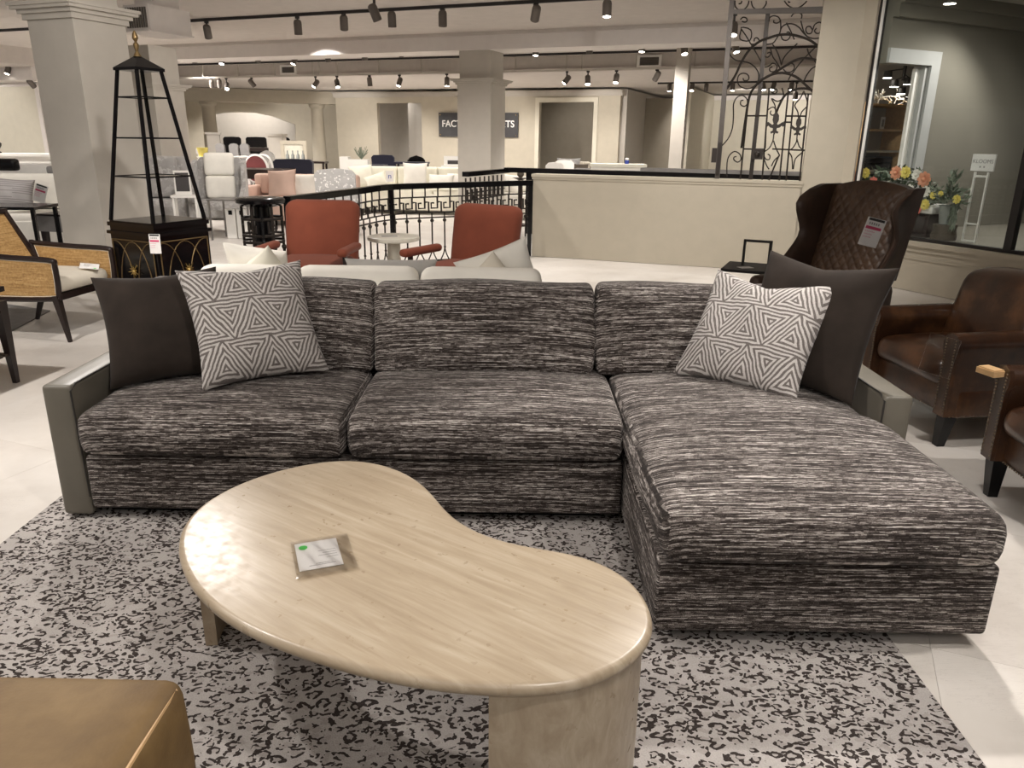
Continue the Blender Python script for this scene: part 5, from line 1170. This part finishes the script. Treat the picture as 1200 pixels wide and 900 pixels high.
backchair('navy_tub_chair', 'navy chair with its back turned, behind the cream sofa', -2.98, 18.2, pi, .46, 1.04, 'navy', .03)
backchair('dark_round_chair', 'dark round backed chair behind the peaked cushion of the cream sofa', -2.35, 18.4, pi + .3, .40, .98, 'black', .0, None, .05)
cp = thing('framed_print', 'small framed print standing on a white console, left of the central column', 'picture', (-1.34, 17.4, .84), .0)
part('frame', MB().box((-.22, 0, 0), (.22, .02, .20)), 'offwhite', cp); part('print', MB().box((-.14, -.004, .03), (.18, -.001, .11)), 'photo', cp)
btable('white_console', 'white console table behind the right end of the cream sofa', -1.34, 17.45, 0, .55, .3, .84, 'offwhite', 'console table')
st_ = thing('white_flower_stand', 'white boxes with a glass of sprigs behind the sparkly grey chair', 'display', (-3.35, 16.25, 0))
part('box', MB().box((-.22, -.15, 0), (-.05, .15, 1.03)), 'offwhite', st_); part('box', MB().box((-.05, -.15, 0), (.35, .15, .98)), 'offwhite', st_)
m = MB(); rr = random.Random(3)
for k in range(26):
    a, q = rr.uniform(0, 6.28), rr.uniform(.03, .16); m.tube([(.2, 0, .98), (.2 + q * cos(a) * .5, q * sin(a) * .5, 1.06), (.2 + q * cos(a), q * sin(a), 1.08 + rr.uniform(0, .16))], .005, 4)
o = part('sprigs', m, 'leaf2', st_, kind='stuff')

# --- dining pieces in front of the arch
og = 'white oval back chairs'
oval('white oval back chair with burgundy pad, turned sideways beside the wing back chair', -5.02, 13.75, radians(70), 'burg', og)
oval('white oval back chair with burgundy pad behind the dark dining table', -5.05, 15.15, radians(0), 'burg', og)
btable('dining_table', 'dark wood dining table behind the blush sofa', -4.6, 14.1, radians(-4), 1.15, .7, .86, 'dtable', 'dining table', .16, .06)
wa = thing('white_frame_armchair', 'white framed armchair with a grey pad behind the dining table', 'chair', (-5.6, 16.2, 0), 0)
part('seat', MB().rbox((0, 0, .50), (.26, .25, .05), .04, (3, 3, 2)), 'greycush', wa, sharp=180)
part('back_pad', MB().box((.02, .235, .62), (.26, .27, 1.06)), 'greycush', wa)
part('frame', MB().tube([(-.28, -.2, .78), (-.28, .25, .98), (.02, .25, 1.0), (.28, .25, .98), (.28, -.2, .78)], .025, 6), 'offwhite', wa)
for sx in (-1, 1):
    for sy in (-1, 1): part('leg', MB().taper((sx * .25, sy * .2, 0), (sx * .25, sy * .2, .78 if sy < 0 else .98), .018, .022), 'offwhite', wa)
wx = thing('white_cross_back_chair', 'white chair with curved cross back, left of the navy velvet chair', 'chair', (-4.85, 15.9, 0), radians(150))
part('seat', MB().rbox((0, 0, .46), (.22, .22, .03), .02, (3, 3, 2)), 'offwhite', wx, sharp=180)
part('back_frame', MB().tube(smooth([(-.21, .22, .46), (-.22, .28, .95), (0, .29, 1.06), (.22, .28, .95), (.21, .22, .46)], 5), .02, 6).tube(smooth([(-.2, .24, .52), (0, .26, .74), (.2, .28, .95)], 5), .016, 6).tube(smooth([(.2, .24, .52), (0, .26, .74), (-.2, .28, .95)], 5), .016, 6), 'offwhite', wx)
for sx in (-1, 1):
    for sy in (-1, 1): part('leg', MB().taper((sx * .2, sy * .2, 0), (sx * .2, sy * .2, .45), .014, .02), 'offwhite', wx)
btable('crossed_table', 'dark round edged table set with white plates, at the left under the round column', -6.9, 18.6, 0, 1.1, .6, .84, 'dtable', 'table')
for k in range(3): solo('plate', MB().lathe([(.03, 0), (.10, .008), (.13, .024), (.128, .026), (.09, .014), (.01, .008)], 18), 'offwhite', ('left', 'middle', 'right')[k] + ' one of three white plates on the dark table under the round column', 'plate', (-7.2 + .3 * k, 18.6, .8405), 0, 'white plates')
solo('candle_holder', MB().lathe([(.06, 0), (.06, .02), (.02, .04), (.02, .14), (.05, .16), (.05, .27), (.04, .275)], 14), 'offwhite', 'white candle holder at the left end of the plate table', 'candle holder', (-7.37, 18.45, .8405))
solo('yellow_cup', MB().lathe([(.07, 0), (.10, .16), (.095, .16), (.06, .01)], 14), 'yellow', 'small yellow pot on the settee beside the left round column', 'pot', (-5.75, 14.6, 1.04))
solo('pot_pedestal', MB().lathe([(.14, 0), (.14, .03), (.06, .06), (.06, .98), (.12, 1.04)], 16), 'offwhite', 'white pedestal carrying the yellow pot', 'pedestal', (-5.75, 14.6, 0))
# --- inside the arch
gg = 'grey upholstered chairs inside the arch'
for k, x in enumerate((-7.95, -7.62, -7.36)): backchair('grey_dining_chair', ('left', 'middle', 'right')[k] + ' one of three grey dining chairs inside the arch', x, 21.75 + .1 * k, pi, .24, 1.2, 'greycush', 0, gg)
btable('long_dark_table', 'long dark counter height table with chairs inside the arch', -7.15, 22.9, LA, 2.0, .6, 1.08, 'dtable', 'table', .10)
for k, (x, w) in enumerate(((-9.3, .55), (-8.6, .65), (-7.75, .35))):
    backchair('dark_bar_chair', ('left', 'middle', 'right')[k] + ' one of three dark high backed seats at the back of the arch', x, 26.2 + .25 * k, pi + LA, w, 1.36, 'black', 0, 'dark high backed seats')
def cabinet(label, x, y, rz, w, d, h, mt):
    t = thing('tall_cabinet', label, 'cabinet', (x, y, 0), rz)
    part('carcass', MB().box((-w / 2, -d / 2, 0), (w / 2, d / 2, h)), mt, t); part('cornice', MB().box((-w / 2 - .04, -d / 2 - .04, h), (w / 2 + .04, d / 2 + .03, h + .06)), mt, t)
    pn = [(-w / 2 + .04, .1), (w / 2 - .04, .1), (w / 2 - .04, h - .22)] + [((w / 2 - .04) * cos(pi * k / 8), h - .22 + .12 * sin(pi * k / 8)) for k in range(1, 8)] + [(-w / 2 + .04, h - .22)]
    part('door', MB().prism(pn, -d / 2 - .015, -d / 2 - .001, lambda a, b, q: (a, q, b)), mt, t)
cabinet('narrow pale cabinet with an arched door, beside the left round column', -8.55, 22.6, LA, .34, .35, 1.42, 'wallgrey')
cabinet('pale cabinet with an arched door, left of the pale framed mirror', -6.45, 21.6, 0, .38, .4, 1.40, 'wallgrey')
mi = thing('floor_mirror', 'pale framed mirror leaning beside the arch, above the navy chair', 'mirror', (-5.70, 20.4, .1), -.1)
part('frame', MB().box((-.34, 0, 0), (-.25, .05, 1.2)).box((.25, 0, 0), (.34, .05, 1.2)).box((-.25, 0, 1.11), (.25, .05, 1.2)).box((-.25, 0, 0), (.25, .05, .09)), 'wall', mi); part('mirror_glass', MB().box((-.25, .02, .09), (.25, .03, 1.11)), 'marble', mi)
backchair('round_back_chair', 'grey round backed dining chair left of the pale framed mirror', -5.85, 19.0, pi, .34, 1.04, 'greypil', 0, None, .05)
for k in range(4): solo('glass_bottle', MB().lathe([(.035, 0), (.035, .12), (.014, .16), (.014, .22)], 10), 'pot', ORD[k] + ' from the left of four grey bottles on the console behind the navy velvet chair', 'bottle', (-4.85 + .11 * k, 16.9, .905), 0, 'grey bottles')
btable('bottle_console', 'console table with grey bottles behind the navy velvet chair', -4.6, 17.0, 0, 1.1, .36, .905, 'dtable', 'console table')
# --- gallery opening
mt_ = thing('mantelpiece', 'white mantelpiece shelf in the opening left of the wall sign', 'mantel', G(-12.05, T0 + 3.2, 0), RB)
part('shelf', MB().box((-.62, -.2, 1.30), (.62, .2, 1.36)), 'offwhite', mt_); part('surround', MB().box((-.55, -.12, 0), (-.35, .2, 1.3)).box((.35, -.12, 0), (.55, .2, 1.3)).box((-.35, -.12, 1.05), (.35, .2, 1.3)), 'wallgrey', mt_)
o = thing('wall_panel', 'pale framed panel hung above the white mantelpiece', 'picture', G(-12.0, T0 + 3.35, 1.95), RB); part('board', MB().box((-.35, 0, -.38), (.35, .03, .38)), 'cream', o)
lw = thing('low_cabinet', 'white topped low cabinet at the left of the gallery opening', 'cabinet', G(-13.1, T0 + 2.4, 0), RB)
part('carcass', MB().box((-.3, -.2, 0), (.3, .2, 1.1)), 'dtable', lw); part('cabinet_top', MB().box((-.34, -.24, 1.1), (.34, .24, 1.16)), 'offwhite', lw)
# --- right of the central column
backchair('brown_oval_chair', 'brown oval backed chair just right of the central column', -0.62, 16.6, pi, .26, 1.0, 'stump', 0, None, .05)
bsofa('white_loveseat', 'white loveseat behind the railing, right of the central column', -0.05, 14.6, 0, 1.1, .8, .45, .74, 'white', 1)
bpillow('white cushion with a raised corner on the loveseat right of the central column', -0.10, 14.35, .48, .42, .34, 'white', .1, .12, None, 51, -.1)
vs_ = thing('round_ornament', 'dark round ornament at the right of the white loveseat', 'ornament', (0.10, 13.3, .80)); part('bowl', MB().ball((0, 0, .06), .06, 12), 'stump', vs_)
solo('ornament_stand', MB().lathe([(.16, 0), (.16, .03), (.04, .05), (.04, .76), (.14, .80)], 16), 'dtable', 'dark stand under the round ornament', 'stand', (0.10, 13.3, 0))
wg2 = 'white dining chairs in front of the taupe alcove'
backchair('white_dining_chair', 'white dining chair nearest the half wall, in front of the taupe alcove', 0.74, 14.9, pi, .34, 1.02, 'offwhite', 0, wg2)
backchair('white_dining_chair', 'white dining chair further back in front of the taupe alcove', 1.0, 16.2, pi, .38, 1.03, 'offwhite', 0, wg2)
btable('grey_dining_table', 'grey dining table beside the white dining chairs', 1.62, 16.6, -.2, .7, .6, .84, 'greycush', 'dining table')
bsofa('patterned_loveseat', 'pale loveseat against the taupe alcove', 1.35, 18.6, -.1, .85, .7, .5, .92, 'linen', 1)
bpillow('grey patterned cushion on the loveseat at the taupe alcove', 1.25, 18.25, .58, .55, .44, 'speck', 0, .1, None, 52)
bpillow('brown cushion on the loveseat at the taupe alcove', 1.52, 18.1, .60, .36, .30, 'stump', 0, .1, None, 53)
lb = thing('lidded_bench', 'long white box bench with a lid, behind the half wall', 'bench', (1.72, 13.2, 0), radians(-3))
part('body', MB().box((-.44, -.2, 0), (.44, .2, 1.0)), 'white', lb); part('lid', MB().box((-.46, -.22, 1.0), (.46, .22, 1.05)), 'ivory', lb)
bo = thing('spray_bottle', 'small white and blue bottle standing on the white box bench', 'bottle', (1.87, 13.2, 1.0505)); part('body', MB().lathe([(.035, 0), (.035, .06)], 14), 'bluecap', bo); part('cap', MB().lathe([(.034, .06), (.034, .085), (.02, .095)], 14), 'offwhite', bo)

# --- left edge
lg = 'white seating at the left edge'
bsofa('white_settee', 'white settee behind the cane armchair at the left edge', -5.95, 9.35, radians(5), 1.7, .9, .52, .95, 'white', 1)
bpillow('grey striped cushion on the white settee at the left edge', -5.82, 9.02, .58, .42, .36, 'greystripe', .1, .12, None, 61, -.06)
tagcard('white sale tag lying on the white settee behind the cane armchair', (-5.44, 8.88, .68), (.93, .1, -.33), (.25, .06, .9), .13, .2)
bsofa('white_bench_sofa', 'white sofa with a long black cushion, second back at the left edge', -7.25, 11.2, 0, 1.5, .8, .62, 1.0, 'offwhite', 1)
solo('bolster_cushion', MB().rbox((0, 0, .08), (.40, .07, .08), .04, (4, 2, 2)), 'black', 'long black bolster on the second white sofa at the left edge', 'cushion', (-7.18, 10.75, .93), 0)
bsofa('white_bench_sofa', 'white sofa with a grey seat against the left column, second back', -6.58, 12.15, 0, .9, .7, .72, 1.06, 'offwhite', 1)
solo('seat_pad', MB().rbox((0, 0, .05), (.30, .16, .06), .04, (4, 2, 2)), 'greycush', 'grey seat pad on the white sofa beside the left column', 'cushion', (-6.42, 11.42, .87), 0)
cr_ = thing('white_credenza', 'long white credenza along the left wall, carrying an urn', 'credenza', (-8.3, 13.8, 0), 0)
part('body', MB().box((-1.0, -.2, .1), (.55, .2, 1.04)), 'offwhite', cr_); part('cabinet_top', MB().box((-1.04, -.23, 1.04), (.58, .23, 1.08)), 'offwhite', cr_)
for x in (-.9, .45): part('leg', MB().box((x - .04, -.15, 0), (x + .04, .15, .1)), 'dark', cr_)
solo('urn', MB().lathe([(.05, 0), (.05, .015), (.02, .03), (.025, .06), (.065, .12), (.07, .16), (.03, .20), (.035, .22), (.02, .235), (.015, .26)], 16), 'iron', 'small dark lidded urn on the white credenza at the left wall', 'urn', (-9.0, 13.8, 1.0805))
btable('glass_coffee_table', 'black framed table in front of the white settee at the left edge', -5.35, 8.15, radians(3), .85, .5, .71, 'black', 'table', .03, .035)
go = thing('drawer_stand', 'grey fronted stand with dark trim behind the cane armchair', 'stand', (-5.0, 8.62, 0), radians(-15))
part('drawer', MB().box((-.2, -.2, .40), (.2, .2, .57)), 'greycush', go); part('dark_top', MB().box((-.21, -.21, .57), (.21, .21, .59)), 'dark', go)
for sx in (-.16, .16):
    for sy in (-.16, .16): part('leg', MB().taper((sx, sy, 0), (sx, sy, .40), .02, .03), 'dark', go)

# ================================================================== THE FLORIST'S DISPLAY BEHIND THE WINDOW
wt = thing('display_table', 'white topped display table with dark drawers carrying the flower arrangement', 'table', K(0.42, 0.55, .4985), WANG)
part('table_top', MB().rbox((0, 0, .285), (.49, .22, .04), .02, (4, 4, 2)), 'offwhite', wt)
part('cabinet', MB().box((-.44, -.18, 0), (.44, .18, .245)), 'dtable', wt)
for k in (-1, 1): part('drawer', MB().box((k * .215 - .19, -.19, .03), (k * .215 + .19, -.181, .22)), 'dark', wt)
fa = thing('flower_arrangement', 'long low arrangement of peach, coral and yellow flowers among dark leaves', 'flowers', K(0.34, 0.48, .8245), WANG)
part('trough', MB().rbox((0, 0, .06), (.32, .09, .058), .02, (4, 3, 2)), 'pot', fa)
rr = random.Random(11); m = MB(); m2 = MB()
def leafq(mb, c, d, L, w):
    d = Vector(d).normalized(); u = d.cross(Vector((rr.uniform(-1, 1), rr.uniform(-1, 1), .3))).normalized(); c = Vector(c); nn = d.cross(u)
    mb.add([c, c + d * L * .5 + u * w + nn * w * .25, c + d * L, c + d * L * .5 - u * w + nn * w * .25], [(0, 1, 2, 3)])
for k in range(620):
    a = rr.uniform(-.50, .52); b = rr.uniform(-.15, .15); h = .06 + .30 * (1 - (a / .55) ** 2) * rr.random() - .12 * max(0, abs(a) - .3)
    leafq(m if k % 3 else m2, (a, b, h), (rr.uniform(-1, 1), rr.uniform(-1, .4), rr.uniform(-.5, 1)), rr.uniform(.05, .11), rr.uniform(.012, .022))
part('foliage', m, 'leaf', fa, sharp=180, kind='stuff'); part('grey_foliage', m2, 'leaf2', fa, sharp=180, kind='stuff')
def bloom(parent, c, r, mt):
    m = MB(); c = Vector(c)
    for ring, (n_, k, up) in enumerate(((8, 1.0, .15), (7, .75, .55), (5, .45, 1.2))):
        for i in range(n_):
            t = 2 * pi * i / n_ + ring * .4; d = Vector((cos(t), -.55, sin(t))) ; d = Vector((cos(t) * 1, -up * .8, sin(t))).normalized(); s_ = Vector((-sin(t), 0, cos(t)))
            tip = c + d * r * k; mid = c + d * r * k * .6
            m.add([c, mid + s_ * r * .36, tip + s_ * r * .2 , tip - s_ * r * .2, mid - s_ * r * .36], [(0, 1, 2, 3, 4)])
    m.ball(c + Vector((0, -r * .25, 0)), r * .30, 8); part('flower', m, mt, parent, mt.replace('whitef', 'white').replace('peach', 'peach') + ' flower', sharp=180)
for x, z, r, mt in ((-.46, .21, .05, 'peach'), (-.30, .25, .05, 'yellow'), (-.18, .16, .05, 'coral'), (.10, .27, .062, 'peach'), (.22, .28, .055, 'yellow'), (.02, .12, .055, 'whitef'), (.36, .26, .05, 'whitef'),
                    (.46, .22, .068, 'peach'), (.30, .10, .055, 'whitef'), (.50, .10, .05, 'whitef'), (.52, -.03, .048, 'yellow'), (-.42, .06, .045, 'whitef'), (.44, -.09, .04, 'coral')):
    bloom(fa, (x * .95, -.17, z + .045), r * 1.15, mt)
pp = thing('flower_pot', 'galvanised pot of yellow flowers on a log stump beside the display table', 'potted flowers', K(1.02, 0.42, .4985), WANG)
part('log_stump', MB().lathe([(.12, 0), (.125, .04), (.11, .10), (.115, .155)], 14), 'stump', pp)
part('pot', MB().lathe([(.065, .157), (.085, .33), (.092, .345), (.086, .345), (.06, .17)], 18), 'pot', pp)
m = MB()
for k in range(210):
    a = rr.uniform(0, 6.28); q = rr.uniform(0, .17); leafq(m, (q * cos(a), q * sin(a), .34 + rr.uniform(0, .16)), (cos(a), sin(a), rr.uniform(-.3, 1.2)), rr.uniform(.04, .10), rr.uniform(.008, .016))
for k in range(70): leafq(m, (rr.uniform(-.04, .03), rr.uniform(-.03, .03), .42 + .004 * k * .8), (rr.uniform(-1, 1), rr.uniform(-1, 1), 1.0), .09, .012)
for k in range(60): leafq(m, (.09 + rr.uniform(-.03, .05), -.05, .40 - .004 * k), (rr.uniform(-.4, .4), -.2, -1), .09, .010)
part('foliage', m, 'leaf2', pp, sharp=180, kind='stuff')
for x, z, r in ((-.10, .44, .038), (-.02, .46, .03), (.16, .42, .045)): bloom(pp, (x, -.13, z), r, 'yellow')
ss_ = thing('sign_stand', 'white sign on a slim white frame stand inside the shop window', 'sign', K(1.245, 0.5, .4985), WANG)
part('stand_frame', MB().box((-.075, -.01, 0), (-.058, .01, .68)).box((.058, -.01, 0), (.075, .01, .68)).box((-.058, -.01, 0), (.058, .01, .016)).box((-.058, -.01, .17), (.058, .01, .186)).box((-.058, -.01, .63), (.058, .01, .65)), 'offwhite', ss_)
part('sign_board', MB().box((-.115, -.014, .69), (.115, .006, .85)), 'paper', ss_)
text('lettering', 'KLOOMS', .052, 'greyink', ss_, (0, -.016, .765), (pi / 2, 0, 0), ext=.0006)
part('ornament', MB().box((-.028, -.0155, .722), (-.012, -.0145, .738)).box((.012, -.0155, .722), (.028, -.0145, .738)), 'greyink', ss_)
# shelves and lamps in the room behind the doorway
sh = thing('shelf_unit', 'open shelf unit with folded dark textiles, seen through the doorway behind the window', 'shelf', SW + Matrix.Rotation(SANG, 3, 'Z') @ Vector((1.72, 1.30, .3)), SANG + .15)
for x in (-.45, .42): part('upright', MB().box((x, -.15, 0), (x + .03, .15, 1.62)), 'pale', sh)
for z in (.55, .78, 1.02, 1.28, 1.58): part('shelf_board', MB().box((-.42, -.15, z), (.42, .15, z + .025)), 'linen' if z < 1.2 else 'pale', sh)
part('backing', MB().box((-.44, .15, 0), (.44, .165, 1.6)), 'wallgrey', sh)
for k, z in enumerate((.576, .806)):
    for q in range(2): solo('folded_textile', MB().rbox((0, 0, .04), (.30, .12, .04), .02, (3, 3, 2)), 'towel', '%s dark folded textile on the %s shelf of the shelf unit' % (('lower', 'upper')[q], ('lower', 'higher')[k]), 'textile', sh.location + Vector((0, 0, z + .081 * q)), SANG + .15, 'folded dark textiles')
so = thing('shelf_card', 'small white printed card on the upper shelf of the shelf unit', 'card', sh.location + Vector((.05, -.05, 1.3055)), SANG + .15)
part('card', MB().box((-.05, 0, 0), (.05, .004, .15)), 'paper', so); part('print', MB().box((-.02, -.003, .03), (.025, -.001, .12)), 'greyink', so)
cl = thing('shop_spotlight_cluster', 'cluster of black spotlights with lit lenses in the shop behind the window', 'spotlight', SW + Matrix.Rotation(SANG, 3, 'Z') @ Vector((2.02, 1.25, 2.5)), SANG)
part('stem', MB().box((-.015, -.015, -.3), (.015, .015, .4)), 'track', cl)
for k, (x, z) in enumerate(((-.15, -.38), (0, -.46), (.10, -.34), (.16, -.60), (-.30, -.28))):
    h = part('head', MB().lathe([(.05, .08), (.055, .0)], 14, (x, 0, z)).tube([(0, 0, z + .12), (x, 0, z + .08)], .008, 5), 'track', cl); part('lens', MB().lathe([(.05, -.003), (.05, -.001)], 14, (x, 0, z)), 'lens', h)
tw = thing('twig_garland', 'garland of pale twigs above the shelf unit behind the window', 'garland', SW + Matrix.Rotation(SANG, 3, 'Z') @ Vector((1.98, 1.28, 1.98)), SANG)
m = MB()
for k in range(60):
    x = rr.uniform(-.45, .45); m.tube([(x, 0, rr.uniform(-.04, .04)), (x + rr.uniform(-.1, .1), rr.uniform(-.06, .06), rr.uniform(-.08, .14))], .006, 4)
part('twigs', m, 'offwhite', tw, kind='stuff')
dl = []
for k, (kk, mm, z) in enumerate(((0.69, .35, 2.74), (1.05, 1.2, 2.86), (0.95, .8, 2.80))):
    l = thing('recessed_downlight', ('large lit downlight at the top of the shop window', 'small lit downlight in the shop ceiling, right of the large one', 'small lit downlight lower in the shop, below the others')[k], 'downlight', K(kk, mm, z), 0)
    part('housing', MB().lathe([(.05, .16 if k != 0 else .16), (.06, .02), (.06, 0), (.055, 0)], 18), 'spotgrey', l); part('lens', MB().lathe([(.052, -.002), (.052, .001)], 18), 'lens', l)
# dark slatted stand at the right edge behind the next pane
sl = thing('slatted_stand', 'grey slatted stand behind the next pane at the right edge', 'stand', K(2.28, .45, .4985), WANG)
for z in (0, .09, .18, .27, .36): part('slat', MB().box((-.25, -.15, z), (.25, .15, z + .05)), 'stump', sl)
for x in (-.24, .22): part('upright', MB().box((x, .15, 0), (x + .03, .17, .45)), 'stump', sl)
